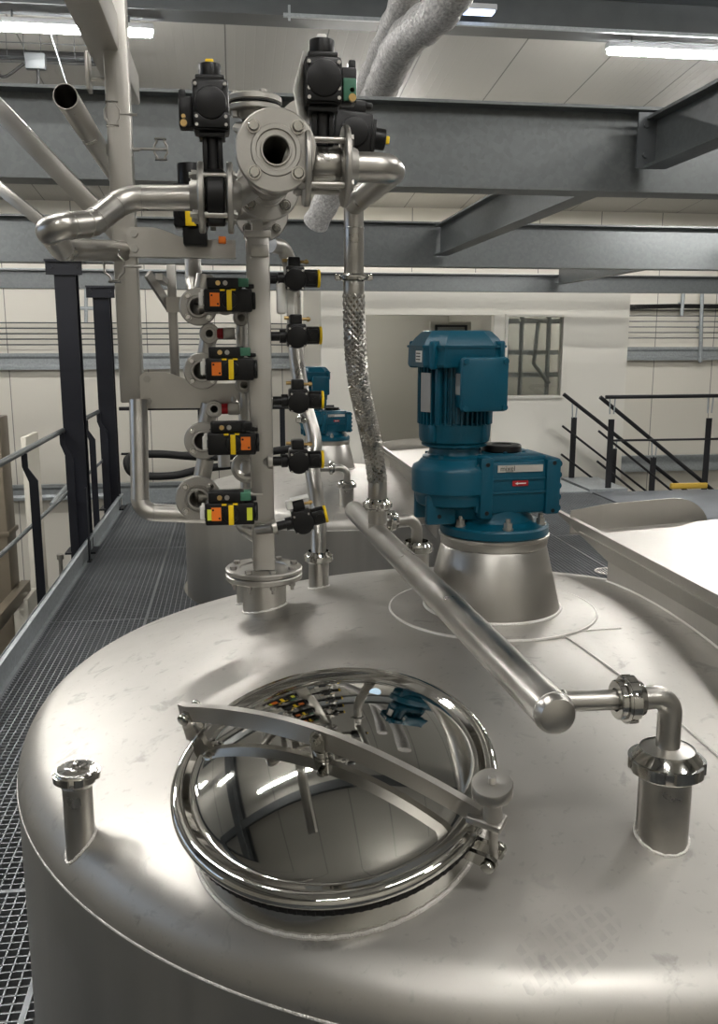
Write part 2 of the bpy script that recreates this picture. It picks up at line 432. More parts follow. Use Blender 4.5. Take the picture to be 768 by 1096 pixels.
for sx in (-.06,.03):
    for z in (2.73,2.87): m.hexbolt((SXN+sx, YA-.106, z), (0,-1,0), .013, .01)
tag(m.build('connection_plate', GALVD), 'bolted steel connection plate where the near right joist meets the nearest beam', 'bracket')
# roof beams
for y, lab in ((8.45,'dark roof beam along the top edge, carrying the strip lights'), (2.5,'dark roof beam above the camera, seen reflected in the hatch lid'), (-2.6,'dark roof beam behind the camera'), (13.6,'farthest roof beam close to the far wall')):
    beam('roof_beam', lab, (XL,y,roof_z(y)-.34), (XR,y,roof_z(y)-.34), .32, .30, GALVD, tf=.02)
# long roof rafters along the hall (mirrored in the lid as dark bars)
for i, (x, lab) in enumerate(((-3.1,'dark roof rafter left of the tank'), (7.6,'dark roof rafter far right'))):
    p0, p1 = V((x,-6.9,roof_z(-6.9)-.36)), V((x,8.2,roof_z(8.2)-.36))
    beam('roof_rafter', lab, p0, p1, .34, .2, GALVD)
# conduit rail below the roof beam
m = MB(); m.box((4.6, 8.26, 4.54), (8.2,.03,.03)); m.box((.55,8.26,4.56),(.02,.02,.12))
tag(m.build('conduit_rail', GALV), 'thin grey conduit rail along the roof beam', 'rail')

# ---- lamps
def strip_lamp(x, y, z, L, label):
    t = thing('strip_light', label, 'light', (x,y,z), 'strip lights under the roof')
    b = MB(); b.box((x,y,z+.055), (L,.11,.05), bev=.012); b.build('housing', LAMPH, t)
    d = MB(); d.box((x,y,z+.012), (L-.03,.10,.05), bev=.02); d.build('diffuser', LAMPM, t)
    c = MB(); c.cyl((x-L*.35,y,z+.08),(x-L*.35,y,z+.15),.008,8); c.cyl((x+L*.35,y,z+.08),(x+L*.35,y,z+.15),.008,8); c.build('hanger', GALVD, t)
    return t
WY0 = 12.0
zl = roof_z(8.45)-.34-.16
strip_lamp(4.22, 8.42, 4.415, 1.55, 'long strip light at the upper right under the roof beam')
strip_lamp(-1.27, 8.42, 4.385, 1.36, 'strip light at the upper left behind the frame tube')
for x, y, lab in ((-1.4,3.2,'strip light overhead left of the tank'), (1.3,-.4,'strip light overhead behind the camera'), (4.2,2.2,'strip light overhead right of the tank'),
                  (-1.4,-3.0,'strip light behind the camera on the left'), (4.2,-3.0,'strip light behind the camera on the right'), (-4.6,5.6,'strip light high on the far left'),
                  (1.9,12.9,'strip light at the far end above the white room'), (7.2,12.9,'strip light at the far right end'), (-4.2,12.9,'strip light at the far left end'), (7.4,5.6,'strip light out to the right')):
    strip_lamp(x, y, roof_z(y)-.52 if y not in (12.9,) else roof_z(y)-.40, 1.55, lab)
strip_lamp(2.2, WY0+1.6, 2.45, .22, 'added strip light brightening the white room behind the doorway')  # added lamp, no fixture known here; lifts the dark doorway recess
strip_lamp(4.9, WY0+1.9, 2.45, .22, 'small added strip light brightening the white room behind its window')  # made-up lamp that lightens the view through the window
ep = ony(512,13,8.2)
for x, y, z, lab in ((-1.95,3.55,3.36,'strip light hung low left of the frame, out of view'),(3.0,3.6,3.36,'strip light hung low at the right, out of view'),(4.7,7.0,3.22,'strip light hidden behind the nearest cross beam on the right'),(-3.2,7.0,3.22,'strip light hidden behind the nearest cross beam on the left')):
    strip_lamp(x, y, z, .34 if y < 5 else 1.4, lab)
t = thing('emergency_light', 'small bluish emergency light box under the roof beam at the top', 'light', ep)
b = MB(); b.box(ep+V((0,0,.03)), (.30,.12,.05), bev=.01); b.build('housing', LAMPH, t)
b = MB(); b.box(ep, (.27,.11,.03), bev=.012); b.build('diffuser', LAMPB, t)

# ---- far wall rails, conduits, cable tray
def girt(name, label, x0, x1, y, z, h, d=.10):
    mb = MB(); M = frame((x0,y,z), (1,0,0), (0,-1,0))   # local x -> -Y (toward camera), y -> up or down
    up = 1 if (M.to_3x3() @ V((0,1,0))).z > 0 else -1
    P = [(0,-h/2),(d,-h/2),(d,-h/2+.05),(d-.03,-h*.16),(d-.03,h*.16),(d,h/2-.05),(d,h/2),(0,h/2)]
    mb.prism([(x, yy*up) for x, yy in P], x1-x0, M); return tag(mb.build(name, GALV), label, 'rail', 'galvanised wall rails')
girt('wall_rail', 'galvanised rail on the far wall just below the ceiling beams, left side', XL+.1, 1.0, 15.95, 2.87, .27)
girt('wall_rail', 'galvanised rail across the far wall at head height, left of the white room', XL+.1, 1.1, 15.95, 1.49, .27)
girt('wall_rail', 'galvanised rail across the far wall at head height, right of the white room', 5.2, 12.8, 15.95, 1.60, .24)
girt('wall_rail', 'galvanised rail low on the far wall behind the left walkway', XL+.1, 4.9, 15.95, -.74, .27)
girt('wall_rail', 'galvanised rail low on the far wall behind the stair', 5.0, 12.8, 15.95, -.44, .30)
m = MB()
for k in range(3): m.tube([(5.3,15.86,2.42+.0*k+.03*k),(7.0,15.85,2.40+.03*k),(8.0,15.84,2.43+.025*k),(12.6,15.86,2.42+.03*k)], .014, 6)
m.box((9,15.9,2.38),(7.2,.10,.012))
tag(m.build('cable_tray', BLACKR), 'dark cable run along the far wall right of the white room', 'cable')
for px, lab in ((731,'short conduit dropping from the cable run, left of two'), (751,'long conduit dropping from the cable run past the wall rail')):
    p = ony(px,312,15.84); q = ony(px-2, 338 if px == 731 else 388, 15.84)
    mm = MB(); mm.cyl(p, q, .035, 10); mm.box((p+q)/2+V((0,.05,0)), (.09,.06,.05)); tag(mm.build('conduit', GALV), lab, 'conduit')
m = MB()
for k in range(5): m.tube([(XL+.3,15.9,2.12-.09*k),(0,15.88,2.12-.09*k+.01),(1.0,15.9,2.12-.09*k)], .010, 6)
tag(m.build('cable_bundle', GALVD), 'thin grey cables along the far wall on the left', 'cable')
m = MB()
for k in range(5): m.tube([(5.45,15.9,2.28-.10*k),(12.7,15.88,2.28-.10*k)], .009, 6)
tag(m.build('cable_bundle', GALVD), 'thin grey cables along the far wall on the right', 'cable')
for px, y0, y1, lab in ((92,288,345,'grey wall pipe behind the first dark column'), (112,330,398,'grey wall pipe behind the second dark column')):
    p = ony(px,y0,15.5); q = ony(px,y1,15.5); mm = MB(); mm.tube(fillet([p+V((-.5,0,0)), p, q], .12), .03, 10); tag(mm.build('wall_pipe', GALV), lab, 'pipe')

# ---- white room
WY = 12.0
m = MB(); ox0, ox1, oz = 1.75, 3.50, 2.17; wx0, wx1, wz_0, wz_1 = 3.69, 4.47, 1.09, 2.15; rx0, rx1, rz = 1.16, 5.42, 2.62; t_ = .12
def wb(x0, x1, z0, z1): m.box(((x0+x1)/2, WY+t_/2, (z0+z1)/2), (x1-x0, t_, z1-z0))
wb(rx0,ox0,-.2,rz); wb(ox0,ox1,oz,rz); wb(ox1,wx0,-.2,rz); wb(wx0,wx1,-.2,wz_0); wb(wx0,wx1,wz_1,rz); wb(wx1,rx1,-.2,rz)
m.box((rx0+.06,WY+1.5,1.2),(.12,2.8,2.84)); m.box((rx1-.06,WY+1.5,1.2),(.12,2.8,2.84)); m.box(((rx0+rx1)/2,WY+1.5,rz+.05),(rx1-rx0,3.1,.1))
struct(m.build('wall_white_room', WHITE))
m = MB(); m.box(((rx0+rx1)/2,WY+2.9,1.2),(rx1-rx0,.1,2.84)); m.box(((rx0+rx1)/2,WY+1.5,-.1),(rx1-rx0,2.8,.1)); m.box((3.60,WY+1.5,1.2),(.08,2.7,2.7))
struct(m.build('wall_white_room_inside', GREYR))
m = MB()
for x0,x1,z0,z1 in ((ox0-.05,ox0,0,oz+.05),(ox1,ox1+.05,0,oz+.05),(ox0,ox1,oz,oz+.05)): m.box(((x0+x1)/2,WY-.012,(z0+z1)/2),(x1-x0,.024,z1-z0))
struct(m.build('trim_doorway', WHITE))
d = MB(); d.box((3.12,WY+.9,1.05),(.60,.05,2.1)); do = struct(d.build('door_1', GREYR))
d = MB(); d.box((3.12,WY+.86,1.72),(.40,.02,.62)); d.build('door_pane', GLASS, do)
d = MB()
for x in (2.90,3.34): d.box((x,WY+.855,1.72),(.03,.03,.66))
for z in (1.40,2.04): d.box((3.12,WY+.855,z),(.47,.03,.03))
d.build('door_pane_frame', DARK, do)
fm = MB()
for x0,x1,z0,z1 in ((wx0-.035,wx0,wz_0-.035,wz_1+.035),(wx1,wx1+.035,wz_0-.035,wz_1+.035),(wx0,wx1,wz_1,wz_1+.035),(wx0,wx1,wz_0-.035,wz_0)):
    fm.box(((x0+x1)/2,WY-.01,(z0+z1)/2),(x1-x0,.06,z1-z0))
wo = struct(fm.build('window_2', WHITE))
g = MB(); g.box(((wx0+wx1)/2,WY+.05,(wz_0+wz_1)/2),(wx1-wx0,.01,wz_1-wz_0)); g.build('window_pane', GLASS, wo)
# made-up pipes behind that window, standing in for reflections in its glass
t = thing('reflection_rack', 'made-up grey pipe rack imitating reflections in the white room window', 'rack', (4.3,WY+1.2,0))
m = MB()
for x in (3.82,4.28,4.70): m.cyl((x,WY+1.2,-.05),(x,WY+1.2,2.5),.035,10)
m.build('upright', GALV, t)
m = MB()
for z in (1.33,1.66,2.12): m.box((4.3,WY+1.2,z),(1.15,.05,.07))
m.tube([(3.85,WY+1.1,1.2),(4.05,WY+1.1,1.45),(4.0,WY+1.1,1.9)],.03,8); m.tube([(4.7,WY+1.1,1.2),(4.45,WY+1.1,1.5),(4.5,WY+1.1,2.1)],.03,8)
m.build('cross_pipe', GALV, t)

# ================================================================== TANKS
T1 = V((.706, 2.365)); RC = 3.4; AP = 1.10; RT1 = 1.275
T2 = V((.715, 6.75)); AP2 = .885; RT2 = 1.10
def dish_profile(Rt, Rc, ap, rk=.11):
    # sphere cap then knuckle
    # find slope where the arc meets the sphere tangentially: (Rt-rk) = (Rc-rk) sin a
    a = math.asin((Rt-rk)/(Rc-rk)); zc = ap - Rc; zt = zc + (Rc-rk)*math.cos(a)
    prof = [(0, ap)] + [(Rc*math.sin(a*k/24), zc+Rc*math.cos(a*k/24)) for k in range(1, 25)]
    for k in range(1, 11):
        b = a + (PI/2-a)*k/10; prof.append((Rt-rk+rk*math.sin(b), zt+rk*math.cos(b)))
    return prof, zt
def dish_z(x, y, T=T1, Rc=RC, ap=AP): return ap - Rc + math.sqrt(Rc*Rc - (x-T.x)**2 - (y-T.y)**2)
def tank(T, Rt, ap, label):
    t = thing('storage_tank', label, 'tank', (T.x,T.y,ZL), 'stainless tanks')
    prof, zt = dish_profile(Rt, RC, ap)
    M = Matrix.Translation((T.x,T.y,0))
    s = MB(); s.lathe([(Rt-.01,ZL),(Rt,ZL),(Rt,zt)], M, 160); s.build('shell', BRUSH, t)
    d = MB(); d.lathe(prof, M, 192); d.build('dished_top', DISHM, t, smooth=60)
    w = MB(); w.torus(Rt-.001, .0034, M @ Matrix.Translation((0,0,zt-.002)), 160, 8); w.build('shell_weld', WELD, t)
    return t, zt
tk1, zt1 = tank(T1, RT1, AP, 'large stainless tank in the foreground with a round hatch on its dished top')
tk2, zt2 = tank(T2, RT2, AP2, 'second stainless tank behind the valve rig')
def weld_path(pts, r, parent, T=T1, ap=AP, name='weld_seam'):
    q = [V((p[0],p[1],dish_z(p[0],p[1],T,RC,ap)+r*.3)) for p in pts]
    w = MB(); w.tube(q, r, 6); return w.build(name, WELD, parent)
def line2(a, b, n=20): return [(a[0]+(b[0]-a[0])*k/n, a[1]+(b[1]-a[1])*k/n) for k in range(n+1)]
def circ2(c, r, n=64): return [(c[0]+r*math.cos(2*PI*k/n), c[1]+r*math.sin(2*PI*k/n)) for k in range(n+1)]
# reinforcing plate around the drive and the long plate seam
def pad(T, ap, r, parent):
    p = MB(); M = Matrix.Translation((T.x,T.y,0)); n = 12
    p.lathe([(r*k/n, ap-RC+math.sqrt(RC*RC-(r*k/n)**2)+.004) for k in range(n+1)]+[(r+.003, ap-RC+math.sqrt(RC*RC-r*r)-.002)], M, 64)
    p.build('reinforcing_plate', DISHM, parent, smooth=25)
    weld_path(circ2(T, r+.002), .004, parent, T, ap, 'plate_weld')
pad(T1, AP, .285, tk1)
weld_path(line2((.812,2.135),(1.03,1.30)), .003, tk1)
weld_path(line2((.84,2.125),(1.00,2.16),8), .002, tk1)

# drive cone
def cone(T, ap, label):
    z0 = ap-.004; z1 = .200+ap
    t = thing('agitator_cone', label, 'mount', (T.x,T.y,z0), 'agitator mounting cones')
    M = Matrix.Translation((T.x,T.y,0))
    c = MB(); c.lathe([(.188,z0),(.188,z0+.004),(.147,z1-.028),(.143,z1-.022),(.147,z1-.018),(.149,z1)], M, 72); c.build('cone_shell', STEEL, t, smooth=50)
    f = MB(); f.lathe([(.10,z1),(.149,z1),(.152,z1+.002),(.152,z1+.010),(.149,z1+.012),(.10,z1+.012)], M, 64); f.build('top_ring', PIPE, t)
    w = MB(); w.torus(.189, .005, M @ Matrix.Translation((0,0,z0+.004)), 72, 8); w.build('foot_weld', WELD, t)
    return z1+.012
zf1 = cone(T1, AP, 'conical stainless mount under the large blue gear motor'); zf2 = cone(T2, AP2, 'conical stainless mount under the small distant blue gear motor')

# ------------------------------------------------------------------ gear motor (local: z up from cone flange, x along gearbox, -y front)
def gearmotor(M, label):
    t = thing('gear_motor', label, 'motor', None, 'blue gear motors', M)
    def P(): q = MB(); q.M = M @ Matrix.Scale(.965,4); return q
    f = P(); f.lathe([(0,0),(.152,0),(.155,.003),(.155,.022),(.150,.028),(.128,.032),(.110,.040),(.100,.060),(.098,.085),(0,.085)], None, 64); f.build('output_flange', BLUE, t)
    bo = P()
    for k in range(6):
        a = R(-95+60*k); p = V((.133*math.cos(a), .133*math.sin(a), .030)); bo.cyl(p-V((0,0,.002)), p+V((0,0,.004)), .015, 14); bo.hexbolt(p+V((0,0,.004)), (0,0,1), .0125, .014, .012)
    bo.build('flange_bolt', CAST, t, label='steel hex bolts with washers')
    mx = -.125                                    # motor axis
    # gearbox: right housing
    g = P()
    g.box((.020,0,.140), (.235,.205,.150), bev=.018)
    g.box((.020,0,.203), (.20,.17,.05), bev=.012)
    g.box((.128,0,.141), (.046,.225,.158), bev=.010)           # right end cover block
    g.box((-.066,0,.141), (.040,.222,.172), bev=.010)          # middle split block
    for k in range(5): g.cyl((.150,-.095+.0*k,.078+.031*k),(.150,.095,.078+.031*k),.010,12)   # scalloped end cover edge
    g.lathe([(.0,.205),(.072,.205),(.070,.222),(.064,.228),(0,.228)], Matrix.Translation((.020,.01,0)), 40)
    # left drum around the motor axis
    ml = Matrix.Translation((mx,0,0))
    g.lathe([(0,.085),(.095,.085),(.104,.092),(.108,.112),(.110,.120),(.117,.126),(.118,.186),(.114,.196),(.100,.204),(.092,.214),(.084,.219),(0,.219)], ml, 56)
    g.box((mx+.05,0,.150),(.12,.20,.10), bev=.01)
    g.box((mx-.055,-.055,.080),(.085,.025,.085), bev=.008); g.box((mx-.055,.055,.080),(.085,.025,.085), bev=.008)   # foot lugs
    g.cyl((mx+.045,0,.050),(mx+.045,0,.10),.070,28, r1=.098)
    g.box((.02,-.105,.128),(.22,.006,.006),bev=.002); g.box((.02,-.104,.165),(.22,.006,.004),bev=.001)
    g.build('gearbox', BLUE, t, smooth=40)
    sb = P()
    for x in (-.066,.128):
        for z in (.074,.207): sb.cyl((x,-.113,z),(x,-.109,z),.006,10)
    sb.cyl((mx-.062,-.069,.062),(mx-.062,-.066,.062),.006,10); sb.build('cover_screw', BLACK, t)
    cv = P(); cv.lathe([(.0,.228),(.052,.228),(.056,.231),(.056,.246),(.053,.249),(.030,.249),(.027,.246),(0,.246)], Matrix.Translation((.020,.01,0)), 40); cv.build('shaft_cover', BLACK, t, label='round black rubber shaft cover')
    rg = P(); rg.ring(.058,.075,.224,.229, Matrix.Translation((.020,.01,0)), 40, .001)
    for k in range(6): rg.domebolt((.020+.067*math.cos(k*PI/3+.3), .01+.067*math.sin(k*PI/3+.3), .229), (0,0,1), .005, .005)
    rg.build('cover_ring', BLUE, t)
    # adaptor neck + motor
    a = P(); a.lathe([(.088,.215),(.088,.222),(.074,.228),(.070,.236),(.070,.246),(.090,.252),(.092,.258),(.080,.262)], ml, 48)
    for k in range(4): a.hexbolt((mx+.081*math.cos(k*PI/2+.8), .081*math.sin(k*PI/2+.8), .220), (0,0,1), .009, .009)
    a.build('motor_adaptor', BLUE, t)
    e = P(); e.lathe([(.060,.255),(.086,.257),(.096,.265),(.099,.278),(.100,.312),(.096,.318),(.080,.318)], ml, 56)
    for k in range(4): e.box((mx+.094*math.cos(k*PI/2+.6), .094*math.sin(k*PI/2+.6), .290), (.024,.024,.05), bev=.006, rz=k*PI/2+.6)
    e.build('end_bell', BLUE, t)
    s = P(); s.cyl((mx,0,.31),(mx,0,.485),.088,48)
    for k in range(44):
        an = 2*PI*k/44; s.box((0,0,0), (.020,.0038,.170), Matrix.Translation((mx,0,.398)) @ Matrix.Rotation(an,4,'Z') @ Matrix.Translation((.094,0,0)))
    for k in range(4):
        an = k*PI/2+PI/4; s.box((0,0,0), (.028,.016,.172), Matrix.Translation((mx,0,.398)) @ Matrix.Rotation(an,4,'Z') @ Matrix.Translation((.094,0,0)), bev=.004)
    s.build('stator_fins', BLUE, t)
    # fan cowl: octagonal, chamfered top
    def octo(r, ch): 
        c = r*ch; return [(r,-c),(r,c),(c,r),(-c,r),(-r,c),(-r,-c),(-c,-r),(c,-r)]
    c = P(); lv = [(.114,.468,.62),(.116,.474,.62),(.115,.520,.60),(.111,.528,.60),(.100,.545,.58),(.085,.561,.55),(.078,.564,.55)]
    vs, fs = [], []
    Mc = Matrix.Translation((mx,0,0))
    for r, z, ch in lv: vs += [(x,y,z) for x,y in octo(r, ch)]
    for i in range(len(lv)-1):
        for k in range(8): fs.append((i*8+k, i*8+(k+1)%8, i*8+8+(k+1)%8, i*8+8+k))
    fs.append(tuple(range((len(lv)-1)*8, len(lv)*8))); fs.append(tuple(reversed(range(8))))
    c.add(vs, fs, Mc)
    for k in range(4): c.box((0,0,0),(.03,.02,.075), Mc @ Matrix.Rotation(k*PI/2+PI/4,4,'Z') @ Matrix.Translation((.128,0,.500)) , bev=.006)
    c.prism(octo(.1185,.62), .006, Mc @ Matrix.Translation((0,0,.519)))
    c.build('fan_cowl', BLUE, t, smooth=20)
    # terminal box turned toward the right front
    tb = P(); Mt = Matrix.Translation((mx,0,0)) @ Matrix.Rotation(R(3),4,'Z')
    tb.box((.02,-.118,.425), (.118,.06,.128), Mt, bev=.010); tb.box((.02,-.150,.425), (.134,.020,.142), Mt, bev=.010)
    for sx in (-1,1):
        for sz in (-1,1): tb.cyl(Mt @ V((.02+sx*.056,-.150,.425+sz*.060)), Mt @ V((.02+sx*.056,-.164,.425+sz*.060)), .0075, 12)
    tb.build('terminal_box', BLUE, t)
    st = P(); st.box((-.040,-.122,.425),(.002,.036,.055), Mt); st.build('type_sticker', SILVER, t, label='small silver sticker on the terminal box side')
    npx = P(); Mn = Matrix.Translation((mx,0,0)) @ Matrix.Rotation(R(-68),4,'Z')
    npx.box((0,-.104,.400),(.040,.003,.105), Mn); npx.build('name_plate', CAST, t, label='long bare metal name plate on the motor fins')
    lb = P(); Ml = Mc @ Matrix.Rotation(R(-45),4,'Z'); Ml = Mc @ Matrix.Rotation(R(-90),4,'Z'); lb.box((.036,-.1165,.496),(.050,.003,.030), Ml); lo = lb.build('white_label', PAPER, t, label='small white label with three dark lines on the fan cowl')
    ll = P()
    for k in range(3): ll.box((.036,-.1183,.488+.008*k),(.034,.002,.003), Ml)
    ll.build('label_line', BLACK, lo)
    # silver strip with lettering, red arrow label
    sp = P(); sp.box((.031,-.1045,.194),(.132,.003,.019)); spo = sp.build('maker_strip', SILVER, t, label='silver strip reading mixel')
    tx = bpy.data.curves.new('txt','FONT'); tx.body = 'mixel'; tx.size = .020; tx.extrude = .0004
    to = bpy.data.objects.new('txt', tx); COL.objects.link(to); dg = bpy.context.evaluated_depsgraph_get(); me = bpy.data.meshes.new_from_object(to.evaluated_get(dg)); bpy.data.objects.remove(to)
    q = P(); q.add([v.co.copy() for v in me.vertices], [tuple(p.vertices) for p in me.polygons], Matrix.Translation((-.028,-.1062,.1885)) @ Matrix.Rotation(PI/2,4,'X'))
    q.box((-.001,-.1062,.1862),(.022,.0008,.0016)); q.build('lettering', BLACK, spo)
    rl = P(); rl.box((.032,-.1045,.153),(.046,.004,.015), bev=.001); ro = rl.build('arrow_label', RED, t, label='small dark red label with a white arrow')
    ar = P(); ar.add([(-.016,0,0),(-.008,0,.004),(-.008,0,.0015),(.016,0,.0015),(.016,0,-.0015),(-.008,0,-.0015),(-.008,0,-.004)], [(0,1,2,3,4,5,6)], Matrix.Translation((.032,-.1068,.153))); ar.build('arrow', PAPER, ro)
    return t
GM1 = Matrix.Translation((T1.x,T1.y,zf1)) @ Matrix.Rotation(R(5),4,'Z')
gm = gearmotor(GM1, 'large teal blue gear motor standing on the foreground tank')
dup(gm, Matrix.Translation((T2.x,T2.y,zf2)) @ Matrix.Rotation(R(5),4,'Z') @ Matrix.Diagonal((1,1,1,1)), 'small distant teal blue gear motor behind the braided hose')

# ------------------------------------------------------------------ manhole
az = R(-114.2); th = R(17.07)
nrm = V((math.sin(th)*math.cos(az), math.sin(th)*math.sin(az), math.cos(th)))
ux = V((0,1,0)).cross(nrm).normalized(); vy = nrm.cross(ux)
MH = Matrix((ux, vy, nrm)).transposed().to_4x4(); MH = Matrix.Translation((.1665,1.533,1.045)) @ MH
t = thing('manhole_hatch', 'round mirror-polished hatch with an arched strap across its lid on the tank top', 'hatch', None, None, MH)
def P(): q = MB(); q.M = MH; return q
n = P(); n.lathe([(.276,-.14),(.276,-.018),(.268,-.014),(.262,-.018),(.262,-.14)], None, 128); n.build('neck', POLISH, t)
# wavy weld where the neck meets the dish
w = P(); pts = []
for k in range(160):
    a = 2*PI*k/160; lo, hi = -.14, 0
    for _ in range(24):
        z = (lo+hi)/2; p = MH @ V((.278*math.cos(a), .278*math.sin(a), z))
        if p.z > dish_z(p.x, p.y): hi = z
        else: lo = z
    pts.append(V((.2775*math.cos(a), .2775*math.sin(a), z+.001+.0012*math.sin(k*2.6))))
w.tube(pts, .0042, 6, closed=True); w.build('neck_weld', WELD, t)
g = P(); g.ring(.262,.2895,-.027,-.011, None, 128, .002)
for k in range(120): g.box((.2895*math.cos(2*PI*k/120), .2895*math.sin(2*PI*k/120), -.019), (.003,.006,.010), rz=2*PI*k/120)
g.build('gasket', BLACKR, t, label='black ribbed gasket')
l = P()
rim = [(.262,-.010),(.284,-.010),(.2925,-.006),(.299,0),(.301,.007),(.299,.013),(.293,.018),(.286,.0195),(.276,.0185),(.266,.014),(.258,.0135)]
dome = [(.258*(1-k/20), .0135+.052*(1-(1-k/20)**2)) for k in range(1,21)]
dome[-1] = (0, dome[-1][1]); l.lathe(rim+dome, None, 160); l.build('lid', CHROME, t, smooth=50)
sd = P(); sp_ = V((.110,.165,0)); rr = sp_.length; zz = .0135+.052*(1-(rr/.258)**2); sd.lathe([(0,zz+.0022),(.011,zz+.0022),(.012,zz+.001),(.012,zz-.002)], Matrix.Translation((sp_.x,sp_.y,0)), 24); sd.build('round_sticker', SKYB, t, label='tiny pale blue round sticker')
# strap: flat bar on edge arched over the lid
a1, a2 = R(145), R(-43.5)
h0 = V((.318*math.cos(a1), .318*math.sin(a1), 0)); h1 = V((.325*math.cos(a2), .325*math.sin(a2), 0))
ax = (h1-h0).normalized(); sd_ = V((0,0,1)).cross(ax)
def arm_z(s): return .050 + .058*math.sin(PI*min(1,max(0,s)))**.9 - .012*s
N = 40; vs, fs = [], []
for k in range(N+1):
    s = -.03+1.0*k/N*1.0; c = h0 + (h1-h0)*s; z = arm_z(s); hh = .021 - .004*abs(s-.5)
    for oz, oy in ((-hh,-.006),(-hh,.006),(hh,.006),(hh,-.006)): vs.append((c.x+sd_.x*oy, c.y+sd_.y*oy, z+oz))
for k in range(N):
    for j in range(4): fs.append((k*4+j, k*4+(j+1)%4, k*4+4+(j+1)%4, k*4+4+j))
fs += [(3,2,1,0), (N*4,N*4+1,N*4+2,N*4+3)]
a = P(); a.add(vs, fs); 
e0 = h0+(h1-h0)*.955; a.box((0,0,0),(.062,.036,.014), Matrix.Translation((e0.x+ax.x*.018,e0.y+ax.y*.018,arm_z(.955)-.004)) @ Matrix.Rotation(math.atan2(ax.y,ax.x),4,'Z'), bev=.004)
a.build('strap', STEEL, t)
# hinge at the left end
hn = P(); Mh = Matrix.Translation(h0) @ Matrix.Rotation(a1,4,'Z')
for sy in (-.012,.012): hn.prism([(-.030,-.012),(.010,-.012),(.013,.030),(.006,.058),(-.006,.058),(-.014,.030)], .007, Mh @ Matrix.Translation((0,sy-.0035+.0035,0)) @ Matrix.Rotation(PI/2,4,'X'))
hn.box((-.034,0,-.004),(.034,.042,.020), Mh, bev=.004)
hn.build('hinge_bracket', POLISH, t)
hp = P(); hp.M = MH @ Mh; hp.cyl((0,-.026,.048),(0,.022,.048),.007,14); hp.cyl((0,-.030,.048),(0,-.024,.048),.012,14,bev=.002); hp.cyl((0,.018,.048),(0,.024,.048),.012,14,bev=.002); hp.build('hinge_pin', POLISH, t)
# centre clevis holding the lid to the strap
zc_ = .0655; cl = P(); Mc = Matrix.Rotation(math.atan2(ax.y,ax.x),4,'Z'); mid = h0+(h1-h0)*.49; Mc = Matrix.Translation((mid.x,mid.y,0)) @ Mc
for sy in (-1,1):
    pl = [(-.014,zc_-.004),(.014,zc_-.004)] + [(.014*math.cos(PI*k/10), .108+.014*math.sin(PI*k/10)) for k in range(11)]
    cl.prism(pl, .005, Mc @ Matrix.Translation((0,sy*.0105+.0025,0)) @ Matrix.Rotation(PI/2,4,'X'))
cl.cyl(Mc @ V((0,0,zc_-.004)), Mc @ V((0,0,zc_+.014)), .018, 20, bev=.003); cl.build('lid_clevis', POLISH, t)
cb = P(); cb.M = MH @ Mc; cb.cyl((0,-.024,.106),(0,.024,.106),.006,12)
for s in (-1,1): cb.hexbolt((0,s*.0135,.106),(0,s,0),.0105,.008)
cb.build('clevis_bolt', POLISH, t)
# knob with swing bolt at the right end
kp = h1; kn = P(); Mk = Matrix.Translation(kp)
Mk = Mk @ Matrix.Translation((0,0,.016)); kn.lathe([(0,.088),(.030,.088),(.033,.091),(.0335,.094),(.0335,.110),(.032,.1125),(.012,.113),(.010,.1125),(0,.1125)], Mk, 48); kn.build('knob', STEEL, t, label='round knurled hand knob')
kb = P(); kb.lathe([(0,.113),(.0065,.113),(.0065,.124),(.005,.126),(0,.126)], Mk, 12); kb.lathe([(.008,-.038),(.008,.04),(0,.04)], Matrix.Translation(kp), 14); kb.cyl(kp+V((.018,0,.075)), kp+V((.018,0,.092)), .003, 8); kb.build('swing_bolt', STEEL, t)
ks = P(); ks.lathe([(0,.034),(.013,.034),(.0155,.037),(.0155,.080),(.0165,.081),(.0165,.088),(0,.088)], Mk, 28); ks.build('knob_sleeve', BRUSH, t)
gr = P(); gr.torus(.0155,.0018, Mk @ Matrix.Translation((0,0,.086)), 28, 8); gr.build('knob_seal', BLACKR, t)
eb = P(); Me = Matrix.Translation(kp) @ Matrix.Rotation(a2,4,'Z')
for sy in (-1,1):
    pl = [(-.050,-.050),(-.050,-.028),(.004,-.024),(.012,-.030),(.014,-.040),(.010,-.050),(0,-.054)]
    eb.prism(pl, .008, Me @ Matrix.Translation((0,sy*.014+.004,0)) @ Matrix.Rotation(PI/2,4,'X'))
eb.cyl(Me @ V((0,-.024,-.040)), Me @ V((0,.024,-.040)), .0075, 14); eb.cyl(Me @ V((0,-.029,-.040)), Me @ V((0,-.020,-.040)), .012, 14, bev=.003); eb.cyl(Me @ V((0,.020,-.040)), Me @ V((0,.029,-.040)), .012, 14, bev=.003)
eb.build('eye_bracket', POLISH, t, label='polished clevis bracket of the swing bolt')

# ------------------------------------------------------------------ nozzles on tank 1
def foot_weld(t, x, y, r, T=T1, ap=AP):
    w = MB(); pts = []
    for k in range(40):
        a = 2*PI*k/40; X, Y = x+(r+.001)*math.cos(a), y+(r+.001)*math.sin(a); pts.append((X,Y,dish_zz(X,Y,T,ap)+.001+.001*math.sin(k*2.2)))
    w.tube(pts, .0035, 6, closed=True); w.build('foot_weld', WELD, t)
PR1, _ = dish_profile(RT1, RC, AP); PR2, _ = dish_profile(RT2, RC, AP2)
def dish_zz(x, y, T=T1, ap=AP):
    r = math.hypot(x-T.x, y-T.y); pr = PR1 if ap == AP else PR2
    for (r0,z0),(r1,z1) in zip(pr, pr[1:]):
        if r0 <= r <= r1: return z0+(z1-z0)*(r-r0)/max(1e-6,r1-r0)
    return pr[-1][1]
x, y = -.322, 1.680; zb = dish_zz(x, y)
